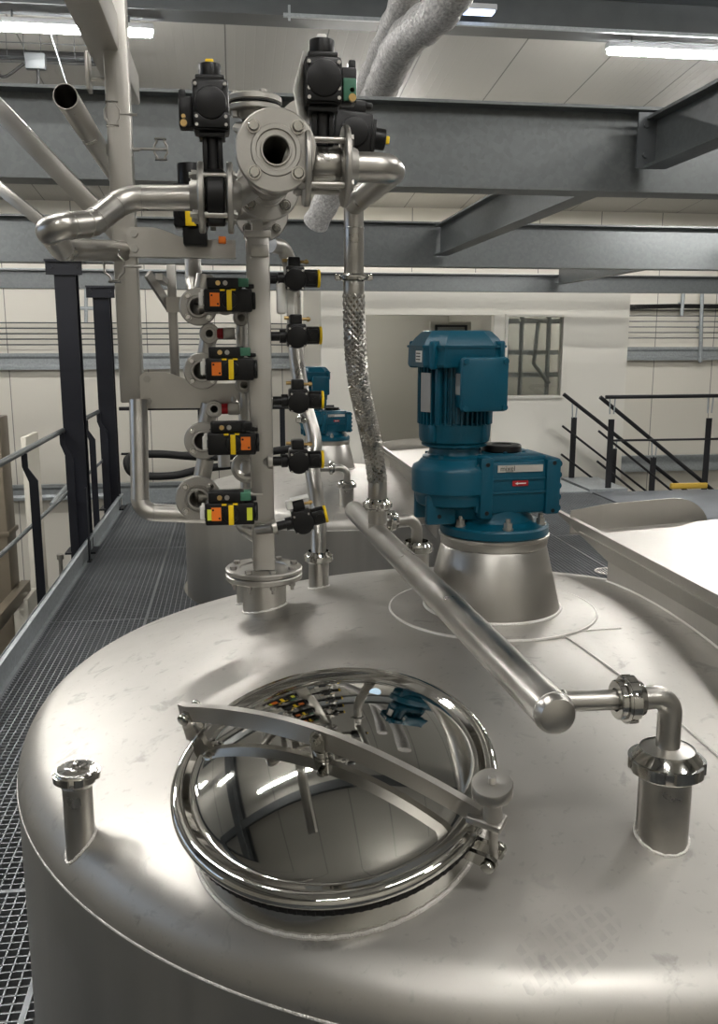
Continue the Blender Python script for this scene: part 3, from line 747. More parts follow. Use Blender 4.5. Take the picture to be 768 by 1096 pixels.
t = thing('capped_nozzle', 'short upright stub with a round blind cap near the left edge of the tank', 'nozzle', (x,y,zb))
m = MB(); m.lathe([(.0285,zb-.04),(.0285,zb+.118),(.034,zb+.124),(.034,zb+.13),(0,zb+.13)], Matrix.Translation((x,y,0)), 40); m.build('stub_pipe', PIPE, t)
m = MB(); union_nut(m, (x,y,zb+.135), (0,0,-1), .045, .030, 5, .4); m.build('union_nut', POLISH, t)
m = MB(); m.lathe([(.034,zb+.146),(.041,zb+.149),(.038,zb+.1525),(.012,zb+.153),(.009,zb+.155),(.006,zb+.158),(.006,zb+.163),(.003,zb+.165),(0,zb+.165)], Matrix.Translation((x,y,0)), 48); m.build('blind_cap', POLISH, t)
foot_weld(t, x, y, .0285)

x, y = .742, 1.388; zb = dish_zz(x, y); zp = 1.222
t = thing('elbow_nozzle', 'thick upright stub with large union nut and elbow at the right of the tank top', 'nozzle', (x,y,zb))
m = MB(); m.lathe([(.0455,zb-.04),(.0455,zb+.128),(.052,zb+.134),(.052,zb+.14),(0,zb+.14)], Matrix.Translation((x,y,0)), 48); m.build('stub_pipe', PIPE, t)
m = MB(); union_nut(m, (x,y,zb+.146), (0,0,1), .0665, .044, 5, .2); m.build('union_nut', POLISH, t, label='large slotted union nut')
foot_weld(t, x, y, .0455)
jx = .655
m = MB(); m.tube(fillet([(x,y,zb+.165),(x,y,zp),(jx+.02,y-.004,zp)], .042, 10), .0205, 24)
m.lathe([(.048,zb+.16),(.048,zb+.166),(.030,zb+.170),(.0205,zb+.172)], Matrix.Translation((x,y,0)), 40); m.build('elbow', PIPE, t)
m = MB(); union_nut(m, (jx+.012,y-.004,zp), (1,0,0), .042, .034, 5, .1); m.ring(.02,.034,-.005,.012, frame((jx-.012,y-.004,zp),(1,0,0)), 32, .002); m.build('elbow_union_nut', POLISH, t)

# the big inclined-looking pipe lying level over the tank
PA = V((.515,1.335,1.222)); PB = V((.425,3.20,1.222)); pd = (PB-PA).normalized()
t = thing('transfer_pipe', 'long straight stainless pipe with closed end lying across the tank top', 'pipe', PA)
m = MB(); m.lathe([(0,-.012),(.018,-.011),(.030,-.006),(.0345,.004),(.0350,.012),(.0350,(PB-PA).length-.01),(.031,(PB-PA).length),(0,(PB-PA).length)], frame(PA, pd), 48); m.build('pipe_run', PIPE, t)
m = MB(); m.torus(.0350,.0012, frame(PA+pd*.014, pd), 40, 6); m.build('end_cap_weld', WELD, t)
m = MB(); br = PA+pd*.055; m.cyl(br, (jx-.008, y-.004, zp), .0175, 24); m.torus(.0365*.5+.001,.0015, frame(br+V((.036,.0,0)),(1,0,0)), 24, 6); m.build('branch_pipe', PIPE, t)
hb = PA + pd*(((2.78-PA.y))/pd.y)
m = MB(); m.cyl(hb, hb+V((0,0,.090)), .030, 28); m.torus(.0305,.0015, frame(hb+V((0,0,.034)),(0,0,1)), 28, 6); m.build('riser_stub', PIPE, t)
m = MB(); union_nut(m, hb+V((0,0,.100)), (0,0,1), .047, .030, 5, .5); m.ring(.028,.040,0,.01, frame(hb+V((0,0,.078)),(0,0,1)),32,.002); m.build('union_nut', POLISH, t)
HB = hb+V((0,0,.115))

# braided hose
HT = at(378.5,314,2.50)
hose = bezier([HT, HT+V((.005,.02,-.34)), HB+V((-.055,-.10,.36)), HB+V((0,0,.055))], 40)
t = thing('braided_hose', 'braided stainless steel hose curving down to the transfer pipe left of the blue motor', 'hose', HB)
m = MB(); m.tube(hose, .0262, 20); m.build('hose_core', TAN, t)
m = MB()
tans = [(hose[min(i+1,40)]-hose[max(i-1,0)]).normalized() for i in range(41)]
NS = 400
def hp_(u):
    i = min(39, int(u*40)); f = u*40-i; p = hose[i].lerp(hose[i+1], f); tg = tans[i].lerp(tans[i+1], f).normalized(); return p, tg
nx0 = V((1,0,0))
def braid(phase, dirn, turns=4.0):
    pts = []
    for k in range(121):
        u = k/120; p, tg = hp_(min(u,.9999)); nx = (nx0-tg*nx0.dot(tg)).normalized(); ny = tg.cross(nx); a = phase+dirn*2*PI*turns*u
        pts.append(p+(nx*math.cos(a)+ny*math.sin(a))*(.0272+.0016*dirn*math.sin(11*(phase+dirn*2*PI*turns*u)-dirn*0)))
    return pts
for k in range(11):
    m.tube(braid(2*PI*k/11, 1), .0042, 6, caps=False); m.tube(braid(2*PI*k/11, -1), .0042, 6, caps=False)
m.build('wire_braid', PIPE, t)
m = MB(); m.cyl(HB, HB+V((0,0,.055)), .0305, 28, bev=.002); m.cyl(HT+V((0,0,-.012)), HT+V((0,0,.035)), .0295, 28, bev=.002); m.build('end_ferrule', PIPE, t)
m = MB(); m.ring(.026,.040,0,.016, frame(HT+V((0,0,.035)),(0,0,1)),36,.004); m.ring(.026,.043,.004,.013, frame(HT+V((0,0,.036)),(0,0,1)),36,.003)
m.box(HT+V((.045,0,.043)),(.016,.014,.018),bev=.003); m.box(HT+V((-.045,0,.043)),(.016,.014,.018),bev=.003); m.build('clamp_ring', POLISH, t)

# second vent elbow on the far side of the transfer pipe
x, y = .605, 2.93; zb = dish_zz(x, y)
t = thing('elbow_nozzle', 'elbow nozzle with slotted union nut behind the foot of the braided hose', 'nozzle', (x,y,zb))
m = MB(); m.lathe([(.042,zb-.03),(.042,zb+.07),(.048,zb+.076),(.048,zb+.085),(0,zb+.085)], Matrix.Translation((x,y,0)), 40); m.build('stub_pipe', PIPE, t)
m = MB(); union_nut(m, (x,y,zb+.092), (0,0,1), .058, .036, 5, .3); m.build('union_nut', POLISH, t)
m = MB(); m.tube(fillet([(x,y,zb+.10),(x,y,zb+.185),(x-.12,y-.02,zb+.185)], .05, 10), .019, 20); m.build('elbow', PIPE, t)
m = MB(); union_nut(m, (x-.085,y-.014,zb+.185), (1,.15,0), .036, .028, 5, .1); m.build('elbow_union_nut', POLISH, t)
foot_weld(t, x, y, .042)
# its twin on tank 2
p = at(371,524,5.95); x, y = p.x, p.y; zb = dish_zz(x, y, T2, AP2)
t = thing('elbow_nozzle', 'small distant elbow nozzle on the second tank right of the lower valves', 'nozzle', (x,y,zb))
m = MB(); m.lathe([(.046,zb-.03),(.046,zb+.12),(.052,zb+.126),(0,zb+.13)], Matrix.Translation((x,y,0)), 32); m.build('stub_pipe', PIPE, t)
m = MB(); union_nut(m, (x,y,zb+.14), (0,0,1), .066, .045, 5, .3); m.build('union_nut', POLISH, t)
m = MB(); m.tube(fillet([(x,y,zb+.15),(x,y,zb+.25),(x-.28,y,zb+.25)], .06, 8), .023, 16); m.build('elbow', PIPE, t)
m = MB(); union_nut(m, (x-.10,y,zb+.25), (1,0,0), .044, .034, 5, .1); m.build('elbow_union_nut', POLISH, t)

# ------------------------------------------------------------------ feed hood (sheet metal tray over the tank)
def hood(dx, dy, dz, T, ap, label):
    o = V((dx,dy,dz)); t = thing('feed_hood', label, 'hood', V((1.5,2.2,1.1))+o, 'sheet steel hoods')
    def Q(): q = MB(); q.M = Matrix.Translation(o); return q
    X0, X1, Y0 = 1.20, 1.82, 1.05
    s = Q(); Ms = Matrix(((0,0,1,X0-.004),(1,0,0,0),(0,1,0,0),(0,0,0,1)))      # polygon (y,z) extruded along x
    s.prism([(3.20,1.200),(3.20,1.193),(2.78,1.105),(Y0,1.105),(Y0,1.200)], .006, Ms)
    s.box((X0+.006,(3.2+Y0)/2,1.198),(.018,3.2-Y0,.005)); s.v = [V((p.x+.030*(1.2+dz-p.z)/.1, p.y, p.z)) for p in s.v]; s.build('side_panel', BRUSH, t)
    k = Q(); pts = []
    ys = [2.78-(2.78-Y0)*i/20 for i in range(21)]
    vs = []; fs = []
    for yy in ys:
        zz = dish_zz(X0+dx, yy+dy, T, ap)-dz if math.hypot(X0+dx-T.x,yy+dy-T.y) < 1.3 else .85
        vs += [(X0+.028,yy,zz-.01),(X0+.028,yy,1.106),(X0+.033,yy,1.106),(X0+.033,yy,zz-.01)]
    for i in range(20):
        for j in range(4): fs.append((i*4+j,i*4+(j+1)%4,i*4+4+(j+1)%4,i*4+4+j))
    fs += [(0,1,2,3),(80,83,82,81)]; k.add(vs, fs); k.build('skirt', BRUSH, t)
    if ap == AP:
        w = MB(); w.tube([(X0+.026,yy,dish_zz(X0+.026,yy)+.001) for yy in ys], .004, 6); w.build('skirt_weld', WELD, t)
    f = Q(); f.add([(X0,Y0,1.165),(X1,Y0,1.20),(X1,2.98,1.20),(X0,2.98,1.165),(X0,Y0,1.160),(X1,Y0,1.195),(X1,2.98,1.195),(X0,2.98,1.160)],
                   [(0,1,2,3),(7,6,5,4),(0,1,5,4),(1,2,6,5),(2,3,7,6),(3,0,4,7)])
    f.build('tray', BRUSH, t)
    f = Q(); f.box((1.51,1.9,1.182),(.6,.004,.004)); f.build('tray_seam', WELD, t)
    b = Q(); Mb = Matrix(((1,0,0,0),(0,0,1,3.06),(0,1,0,0),(0,0,0,1)))
    xr = 1.735
    pl = [(X0,1.14),(X0,1.225)] + [(X0+.15,1.248)] + [(xr-.14+.14*math.sin(PI/2*i/8)*1.0, 1.150+.112*math.cos(PI/2*i/8)) for i in range(9)] + [(xr,1.14)]
    b.prism(pl, .006, Mb); b.build('end_plate', BRUSH, t)
    a = Q(); a.add([(X0,3.065,1.14),(xr,3.065,1.14),(xr,2.98,1.16),(X0,2.98,1.16),(X0,3.065,1.135),(xr,3.065,1.135),(xr,2.98,1.155),(X0,2.98,1.155)], [(0,1,2,3),(7,6,5,4),(0,1,5,4),(1,2,6,5),(2,3,7,6),(3,0,4,7)]); a.build('lip', BRUSH, t)
    r = Q(); r.box((X1,2.0,1.15),(.006,1.9,.10)); r.box(((X0+X1)/2,Y0,1.13),(X1-X0,.006,.11)); r.build('outer_panel', BRUSH, t)
    return t
hood(0,0,0,T1,AP,'stainless feed hood with rounded end plate over the right side of the near tank')
hood(.015,4.35,-.235,T2,AP2,'distant stainless feed hood on the second tank behind the hose')

# ================================================================== VALVE RIG
def flange(mb, p, d, r, th=.016, bore=.028, hub=.038, bolts=4, phase=PI/4, br=None, brr=.0105, face=True):
    """welding neck flange: front face at p looking along d"""
    M = frame(p, d); br = br or r*.76
    prof = [(bore,.001),(bore*1.10,.001),(bore*1.14,-.004),(bore*1.42,-.004),(bore*1.48,0),(r*.60,0),(r*.62,-.003),(r-.003,-.003),(r,-.006),(r,-th+.003),(r-.003,-th),(hub*1.25,-th),(hub,-th-.02),(bore,-th-.02),(bore,0)]
    mb.lathe(prof, M, 56); return [M @ V((br*math.cos(phase+2*PI*k/bolts), br*math.sin(phase+2*PI*k/bolts), -.003)) for k in range(bolts)]

# base nozzle + square post
p0 = V((.078,2.665,0)); zb = dish_zz(p0.x,p0.y)
t = thing('valve_rig_post', 'square stainless post on a bolted round flange carrying the valve cluster', 'post', (p0.x,p0.y,zb))
m = MB(); m.lathe([(.066,zb-.05),(.066,zb+.10),(.05,zb+.10)], Matrix.Translation((p0.x,p0.y,0)), 48); m.build('base_neck', STEEL, t)
zfl = zb+.112
m = MB(); m.lathe([(.05,zfl-.020),(.113,zfl-.020),(.116,zfl-.017),(.116,zfl-.005),(.113,zfl-.002),(.070,zfl-.002),(.068,zfl),(0,zfl)], Matrix.Translation((p0.x,p0.y,0)), 64); m.build('base_flange', STEEL, t)
m = MB(); m.lathe([(.05,zfl),(.113,zfl),(.116,zfl+.003),(.116,zfl+.013),(.113,zfl+.016),(.075,zfl+.016),(.073,zfl+.011),(0,zfl+.011)], Matrix.Translation((p0.x,p0.y,0)), 64); m.build('counter_flange', STEEL, t)
m = MB()
for k in range(8):
    a = 2*PI*k/8+.25; q = V((p0.x+.095*math.cos(a), p0.y+.095*math.sin(a), zfl+.016)); m.hexbolt(q,(0,0,1),.011,.009); m.hexbolt(q-V((0,0,.038)),(0,0,-1),.010,.012,.012)
m.build('flange_bolt', CAST, t)
zt_ = 2.135
m = MB(); m.box((p0.x,p0.y,(zfl+.011+zt_)/2),(.066,.066,zt_-zfl-.011),bev=.006); m.build('square_tube', BRUSH, t)
m = MB(); m.box((p0.x,p0.y,zt_-.01),(.075,.075,.02),bev=.003)
m.hexbolt((p0.x+.005,p0.y-.034,zt_-.055),(0,-1,0),.009,.007); m.box((p0.x+.005,p0.y-.036,zt_-.055),(.05,.006,.035),bev=.002)
m.box((p0.x,p0.y,zt_+.01),(.03,.06,.03)); m.build('top_saddle', STEEL, t)
foot_weld(t, p0.x, p0.y, .066)
# small nozzle half hidden behind
q = V((p0.x-.055,p0.y+.16,0)); zq = dish_zz(q.x,q.y)
t = thing('pipe_stub', 'small welded stub half hidden behind the bolted post flange', 'nozzle', (q.x,q.y,zq))
m = MB(); m.cyl((q.x,q.y,zq-.02),(q.x,q.y,zq+.09),.030,28); m.build('stub_pipe', PIPE, t); foot_weld(t, q.x, q.y, .030)

# header along the hall
Hx, Hz = .100, 2.218; HY = [1.965, 2.42, 2.91]
t = thing('header_manifold', 'horizontal flanged header pipe pointing at the camera above the valves', 'pipe', (Hx,HY[0],Hz-.085))
m = MB(); bl = []
m.hollow((Hx,HY[0]+.005,Hz),(Hx,HY[2],Hz),.0305,.003)
bl.append((flange(m,(Hx,HY[0],Hz),(0,-1,0),.0845,.020,.0285,.036,4), (0,-1,0)))
m.build('near_flange', CAST, t)
m = MB(); q = flange(m,(Hx,HY[1],Hz),(0,-1,0),.0830,.020,.0306,.050,4,PI/4); bl.append((q,(0,-1,0)))
m.lathe([(.0306,0),(.058,0),(.058,-.06),(.045,-.13),(.0306,-.17)], frame((Hx,HY[0]+.22,Hz),(0,-1,0)), 40); m.build('middle_flange', CAST, t)
m = MB(); q = flange(m,(Hx,HY[2],Hz),(0,-1,0),.0830,.022,.0306,.036,4,PI/4); bl.append((q,(0,-1,0))); m.cyl((Hx,HY[2],Hz),(Hx,HY[2]+.25,Hz),.0305,28); m.build('rear_flange', CAST, t)
m = MB(); m.ring(.03,.083,0,.006, frame((Hx,HY[2]+.031,Hz),(0,-1,0)),48,.001); m.build('gasket', BLACKR, t)
m = MB()
for pts_, d_ in bl:
    for p in pts_: m.domebolt(V(p)+V((0,-.001,0)), d_, .0115, .012)
m.build('flange_bolt', POLISH, t)
# vertical branch with blind flange on top
bx = at(272,112,2.68); zt2_ = bx.z+.02
m = MB(); m.cyl((bx.x+.012,bx.y,Hz),(bx.x,bx.y,zt2_-.06),.031,28); q = flange(m,(bx.x,bx.y,zt2_-.025),(0,0,1),.0825,.020,.03,.038,4,.4); m.build('branch_pipe', CAST, t)
m = MB(); m.lathe([(0,zt2_),(.078,zt2_),(.0825,zt2_-.004),(.0825,zt2_-.017),(.079,zt2_-.020),(0,zt2_-.020)], Matrix.Translation((bx.x,bx.y,0)), 56)
for k in range(4):
    a = .4+PI/2*k; m.hexbolt((bx.x+.063*math.cos(a),bx.y+.063*math.sin(a),zt2_),(0,0,1),.011,.009); m.hexbolt((bx.x+.063*math.cos(a),bx.y+.063*math.sin(a),zt2_-.046),(0,0,-1),.011,.016)
m.build('blind_flange', CAST, t)
m = MB(); m.ring(.03,.079,zt2_-.0245,zt2_-.0200, Matrix.Translation((bx.x,bx.y,0)),48,.0005); m.build('blind_gasket', BLACKR, t)
m = MB(); m.lathe([(0,0),(.058,0),(.066,-.01),(.066,-.02),(.05,-.035),(0,-.035)], frame((bx.x,bx.y-.01,zt2_-.075),(0,-.3,1)), 40); m.build('branch_collar', CAST, t)

# ---- generic pneumatic quarter-turn actuator. local: z along the stem (away from the valve), -y toward viewer
def actuator_parts(t, M, stem=.09, tagside=None, tip=YELLOW, plug=1, w=.085, h=.115):
    def Q(): q = MB(); q.M = M; return q
    s = Q(); s.cyl((0,0,0),(0,0,stem),.017,20); s.box((-.018,0,stem*.5),(.012,.034,stem),bev=.003); s.box((.018,0,stem*.5),(.012,.034,stem),bev=.003); s.box((0,0,stem-.006),(.062,.062,.012),bev=.002); s.build('stem_bracket', BLACK, t)
    b = Q(); b.box((0,0,stem+h/2),(w,.080,h),bev=.008); b.cyl((0,-.052,stem+h*.52),(0,.052,stem+h*.52),.037,36,bev=.004); b.box((0,-.043,stem+.022),(w*.95,.010,.034),bev=.003); b.build('actuator_body', BLACK, t)
    c = Q(); c.cyl((0,0,stem+h-.004),(0,0,stem+h+.040),.027,32,bev=.003); c.box((0,0,stem+h+.004),(w*.80,.060,.014),bev=.003); c.build('position_indicator', BLACK, t)
    y = Q(); y.box((0,0,stem+h+.045),(.020,.012,.014),bev=.003); y.build('indicator_tip', tip, t)
    sc = Q()
    for sx in (-1,1):
        for sz in (.012,.030,h-.014): sc.cyl((sx*w*.40,-.049,stem+sz),(sx*w*.40,-.041,stem+sz),.004,8)
    sc.build('cover_screw', STEEL, t)
    v = Q(); v.box((-plug*(w/2+.016),0,stem+.045),(.034,.045,.070),bev=.005); v.box((-plug*(w/2+.024),0,stem+.082),(.016,.030,.030),bev=.004); v.build('pilot_valve', BLACK, t)
    g = Q(); g.cyl((-plug*(w/2+.022),-.022,stem+.018),(-plug*(w/2+.022),-.032,stem+.018),.008,14); g.cyl((-plug*(w/2+.022),-.022,stem+.034),(-plug*(w/2+.022),-.027,stem+.034),.005,10); g.build('air_fitting', BRASS, t)

# left butterfly valve with upright actuator
lv = at(231,212,2.17); yl = lv.y; zl_ = lv.z
t = thing('butterfly_valve', 'butterfly valve left of the header with upright black actuator and yellow tip', 'valve', (lv.x,lv.y,lv.z-.08), 'actuated valves of the upper cluster')
m = MB(); m.lathe([(.028,-.022),(.062,-.022),(.066,-.018),(.066,.018),(.062,.022),(.028,.022)], frame((lv.x,yl,zl_),(1,0,0)), 44); m.build('valve_body', BLACK, t)
m = MB(); fl_ = flange(m,(lv.x-.024,yl,zl_),(1,0,0),.0825,.018,.028,.036,4,PI/4); fr_ = flange(m,(lv.x+.024,yl,zl_),(-1,0,0),.0825,.018,.028,.036,4,PI/4); m.build('pipe_flange', CAST, t)
m = MB()
for p in fl_:
    m.cyl(V(p)+V((-.02,0,0)), V(p)+V((.065,0,0)), .0075, 12); m.hexbolt(V(p)+V((-.016,0,0)),(-1,0,0),.012,.012,.006); m.hexbolt(V(p)+V((.062,0,0)),(1,0,0),.012,.012,.004)
m.build('tie_bolt', STEEL, t)
actuator_parts(t, frame((lv.x-.004,yl,zl_+.060),(-.01,0,1),(1,0,0)), .085, plug=1)
m = MB(); m.tube([(lv.x+.04,yl,zl_),(Hx-.02,yl+.02,Hz)], .0300, 24); m.build('branch_pipe', CAST, t)

# right butterfly valve with upright actuator
rv = at(348,178,1.93)
t = thing('butterfly_valve', 'valve right of the header between two flanges, topmost black actuator with green plug', 'valve', (rv.x,rv.y,rv.z-.08), 'actuated valves of the upper cluster')
m = MB(); m.lathe([(.028,-.03),(.038,-.03),(.040,-.026),(.040,.026),(.038,.03),(.028,.03)], frame(rv,(1,0,0)), 44); m.build('valve_body', PIPE, t)
m = MB(); fl_ = flange(m,rv+V((-.032,0,0)),(1,0,0),.0835,.016,.028,.036,4,PI/4); fr_ = flange(m,rv+V((.033,0,0)),(-1,0,0),.0835,.016,.028,.036,4,PI/4); m.build('pipe_flange', CAST, t)
m = MB()
for p in fl_:
    m.cyl(V(p)+V((-.02,0,0)), V(p)+V((.09,0,0)), .007, 12); m.hexbolt(V(p)+V((-.014,0,0)),(-1,0,0),.012,.012,.006); m.hexbolt(V(p)+V((.080,0,0)),(1,0,0),.012,.010)
m.build('tie_bolt', STEEL, t)
actuator_parts(t, frame(rv+V((-.006,0,.040)),(0,0,1),(1,0,0)), .075, tip=PAPER, plug=-1, w=.078, h=.095)
m = MB(); q = rv+V((.050,-.012,.150)); m.box(q,(.028,.03,.045),bev=.003); m.build('green_connector', GREEN, t)
m = MB(); q = rv+V((-.036,.0,.145)); m.add([V(q)+V(p) for p in ((-.024,-.03,-.055),(.004,.03,-.055),(-.004,.03,0),(-.034,-.03,0),(-.012,-.03,.075),(.008,.03,.075))]+[V(q)+V(p)+V((.002,0,0)) for p in ((-.024,-.03,-.055),(.004,.03,-.055),(-.004,.03,0),(-.034,-.03,0),(-.012,-.03,.075),(.008,.03,.075))], [(0,1,2,3),(3,2,5,4),(6,7,8,9),(9,8,11,10),(0,3,9,6),(3,4,10,9),(1,2,8,7),(2,5,11,8)]); m.build('paper_tag', PAPER, t, label='hanging white paper tag')
m = MB(); m.tube([(Hx+.02,rv.y,Hz-.0),(rv.x-.04,rv.y,rv.z)], .0300, 24); m.build('branch_pipe', CAST, t)

# rear right valve with sideways actuator
r2 = at(362,136,2.36)
t = thing('butterfly_valve', 'rear valve whose black actuator lies sideways with a yellow tip pointing right', 'valve', r2, 'actuated valves of the upper cluster')
actuator_parts(t, frame(r2+V((-.06,0,-.01)),(1,0,-.10),(0,0,1)), .045, plug=-1, w=.105, h=.100)
m = MB(); m.lathe([(.025,-.03),(.07,-.03),(.07,.03),(.025,.03)], frame(r2+V((-.09,0,-.01)),(0,1,0)), 40); m.build('valve_body', CAST, t)
m = MB(); m.tube([r2+V((-.09,0,-.02)), V((Hx+.02,r2.y+.0,Hz))], .028, 20); m.build('branch_pipe', CAST, t)
m = MB(); q = r2+V((-.052,-.055,.02)); m.box(q,(.035,.003,.07)); m.build('paper_tag', PAPER, t)
# lower left rear valve, hanging
r3 = at(204,214,2.62)
t = thing('butterfly_valve', 'black actuator behind the left pipe with a bright yellow tag', 'valve', r3, 'actuated valves of the upper cluster')
m = MB(); m.cyl(r3+V((0,0,.03)), r3+V((0,0,.10)), .036, 32, bev=.004); m.box(r3+V((0,0,-.02)),(.10,.08,.12),bev=.008); m.cyl(r3+V((0,-.05,-.03)),r3+V((0,.05,-.03)),.04,32,bev=.004); m.box(r3+V((.01,0,-.10)),(.07,.06,.06),bev=.006); m.build('actuator_body', BLACK, t)
m = MB(); m.box(r3+V((.0,-.053,-.058)),(.03,.006,.042),bev=.001); m.build('yellow_tag', YELLOW, t)
m = MB(); m.lathe([(.02,0),(.055,0),(.055,.016),(.02,.016)], frame(r3+V((.055,0,-.03)),(1,0,0)), 36); m.tube([r3+V((.06,0,-.03)), r3+V((.2,0,-.03))],.025,20); m.build('valve_flange', CAST, t)
m = MB(); m.box(r3+V((.088,-.03,-.115)),(.022,.02,.02),bev=.003); m.build('solenoid', ORANGE, t)

# ---- pipe leaving left, double bend
pts = [V((lv.x-.03,yl,zl_)), at(134,212,2.15), at(98,240,2.08), at(50,243,1.97), at(66,267,2.35), at(138,269,2.72)]
t = thing('bent_pipe', 'polished pipe running left from the header in an S bend and turning back', 'pipe', pts[3])
m = MB(); fp = fillet(pts, [.075,.075,.045,.06], 10); m.tube(fp, .0300, 28); m.build('pipe_run', PIPE, t)
m = MB()
for i in (1,11,12,22,23,33):
    if i < len(fp)-1: m.torus(.0302,.0011, frame(fp[i], fp[min(i+1,len(fp)-1)]-fp[max(i-1,0)]), 28, 6)
m.build('weld_ring', CAST, t)

# ---- open ended pipe above
o0, o1 = at(70,103,2.20), at(127,200,3.35); o1.z = o0.z; 
t = thing('open_pipe', 'straight pipe with dark open end pointing at the camera at the upper left', 'pipe', o0)
m = MB(); m.hollow(o0, o1, .0300, .002, 32); m.build('pipe_run', PIPE, t)
# ---- right pipe down to the hose
e0 = rv+V((.045,0,0)); e1 = V((at(426,190,1.95).x, rv.y, rv.z)); VT = HT+V((0,0,.05))
e2 = V((VT.x, VT.y, rv.z-.004))
t = thing('drop_pipe', 'stainless pipe from the right flange bending back and dropping to the braided hose', 'pipe', VT)
m = MB(); fp = fillet([e0, e1, e2+(e1-e2).normalized()*.0], [.055], 12); n_ = len(fp); m.tube(fp, [.0315 if i < n_*.5 else .0275 for i in range(n_)], 28); m.build('upper_run', PIPE, t)
m = MB(); m.cyl(e2+V((0,0,.085)), VT, .0275, 28, bev=.003); m.torus(.0278,.0012, frame(e2+V((0,0,-.06)),(0,0,1)), 28, 6); m.torus(.0278,.0012, frame(e2+V((0,0,.045)),(0,0,1)), 28, 6); m.build('drop_run', PIPE, t)

# ---- stainless frame
cx_, cy_ = at(136,300,2.72).x, at(136,300,2.72).y
zc0 = at(148,432,2.72).z
t = thing('frame_column', 'tall square stainless frame column at the left of the valve rig', 'column', (cx_,cy_,zc0))
m = MB(); m.box((cx_,cy_,(zc0+3.2)/2),(.068,.068,3.2-zc0),bev=.006); m.build('square_tube', BRUSH, t)
def gusset(px0, py0, px1, py1, d, big, name, label):
    a = at(px0,py0,d); b = at(px1,py1,d); L = b.x-a.x; M = Matrix(((1,0,0,a.x),(0,0,1,cy_-.046),(0,1,0,a.z),(0,0,0,1)))
    hgt, low = big; pl = [(0,-hgt),(L,-hgt),(L,-hgt+low)] 
    for k in range(9):
        u = k/8; pl.append((L*.62-(L*.42)*u, -hgt+low+(hgt-low)*(.5-.5*math.cos(PI*u))))
    pl += [(.012,0),(0,-.012)]
    mm = MB(); mm.prism(pl, .006, M); mm.box(((a.x+b.x)/2,cy_-.02,a.z-hgt+.003),(L,.05,.006)); g = mm.build('arm_plate', STEEL, t, label=label)
    bb = MB()
    for dz in (-.020,-hgt+.022): bb.hexbolt((a.x+.022,cy_-.046,a.z+dz),(0,-1,0),.0115,.008)
    bb.build('arm_bolt', CAST, g)
gusset(137,245,252,262,2.70,(.085,.052),'x','upper curved bracket arm'); gusset(148,399,262,415,2.70,(.110,.075),'x','lower curved bracket arm')
# thin rear upright and brace
a = at(183,283,3.0); b = at(188,408,3.0)
m = MB(); m.box((a.x,a.y,(a.z+b.z)/2),(.030,.030,a.z-b.z),bev=.003); m.build('rear_upright', BRUSH, t)
m = MB(); q0, q1 = at(158,293,2.9), at(182,330,3.0); dq = q1-q0; m.box((0,0,dq.length/2),(.03,.012,dq.length), frame(q0,dq,(0,0,1))); m.box(at(186,326,2.98),(.05,.012,.05)); m.box((a.x-.02,(a.y+cy_)/2,at(186,300,2.9).z),(.02,a.y-cy_,.02)); m.build('rear_brace', STEEL, t)
# overhead tube along the hall
fb0, fb1 = at(82,2,2.2), V((0,0,0)); bx_ = fb0.x+.012
t = thing('frame_rail', 'overhead stainless box rail running back along the hall at the top left', 'rail', (bx_,2.2,2.60))
zz = fb0.z+.05
m = MB(); m.box((bx_,(1.3+3.45)/2,zz),(.088,3.45-1.3,.10),bev=.006); m.build('box_tube', GALVD if False else BRUSH, t)
m = MB(); q = at(95,85,2.75); m.box(q+V((.0,0,.02)),(.012,.06,.11),bev=.003); m.cyl(q+V((-.01,0,.0)), q+V((.12,0,0)),.006,10); m.build('clamp_plate', STEEL, t)
m = MB(); m.box((bx_+.05,cy_,3.12),(.25,.06,.06)); m.build('link', BRUSH, t)
# diagonal flat braces
for (x0,y0,d0,x1,y1,d1,wd,lab) in ((-25,92,2.9,140,264,2.95,.058,'wide diagonal stainless brace behind the S-bend pipe'), (-20,185,3.9,60,250,3.9,.05,'second diagonal brace lower left behind the S-bend pipe')):
    q0, q1 = at(x0,y0,d0), at(x1,y1,d1); dq = q1-q0; mm = MB(); mm.box((0,0,dq.length/2),(wd,.03,dq.length), frame(q0,dq,V((0,0,1))), bev=.0015); tag(mm.build('diagonal_brace', STEEL), lab, 'brace')
# pipe clamps hanging in the gap
def clamp(p, lab, s=.03, rod=.10):
    t = thing('pipe_clamp', lab, 'clamp', p, 'open pipe clamps'); mm = MB()
    for sgn in (-1,1): mm.tube([V(p)+V((sgn*.010,0,s*1.3)), V(p)+V((sgn*.012,0,s*.9)), V(p)+V((sgn*s*.8,0,s*.45)), V(p)+V((sgn*s*.8,0,-s*.45)), V(p)+V((sgn*.012,0,-s*.9)), V(p)+V((sgn*.010,0,-s*1.3))], .0035, 6)
    mm.build('clamp_band', STEEL, t); mm = MB(); mm.cyl(V(p)+V((-.018,0,s*1.25)), V(p)+V((.018,0,s*1.25)), .004, 8); mm.cyl(V(p)+V((-.018,0,-s*1.25)), V(p)+V((.018,0,-s*1.25)), .004, 8); mm.build('clamp_screw', POLISH, t)
    mm = MB(); mm.cyl(V(p)+V((s*.8,0,0)), V(p)+V((s*.8+rod,0,0)), .004, 8); mm.build('threaded_rod', STEEL, t)
clamp(at(120,122,2.6),'hanging pipe clamp left of the column, upper of two',.026,.05); clamp(at(123,160,2.65),'hanging pipe clamp left of the column, lower of two',.028,.05)
clamp(at(172,160,2.75),'pipe clamp on a rod right of the column',.024,-.13); clamp(at(122,285,2.6),'thin wire clamp below the S-bend pipe end',.035,.05)

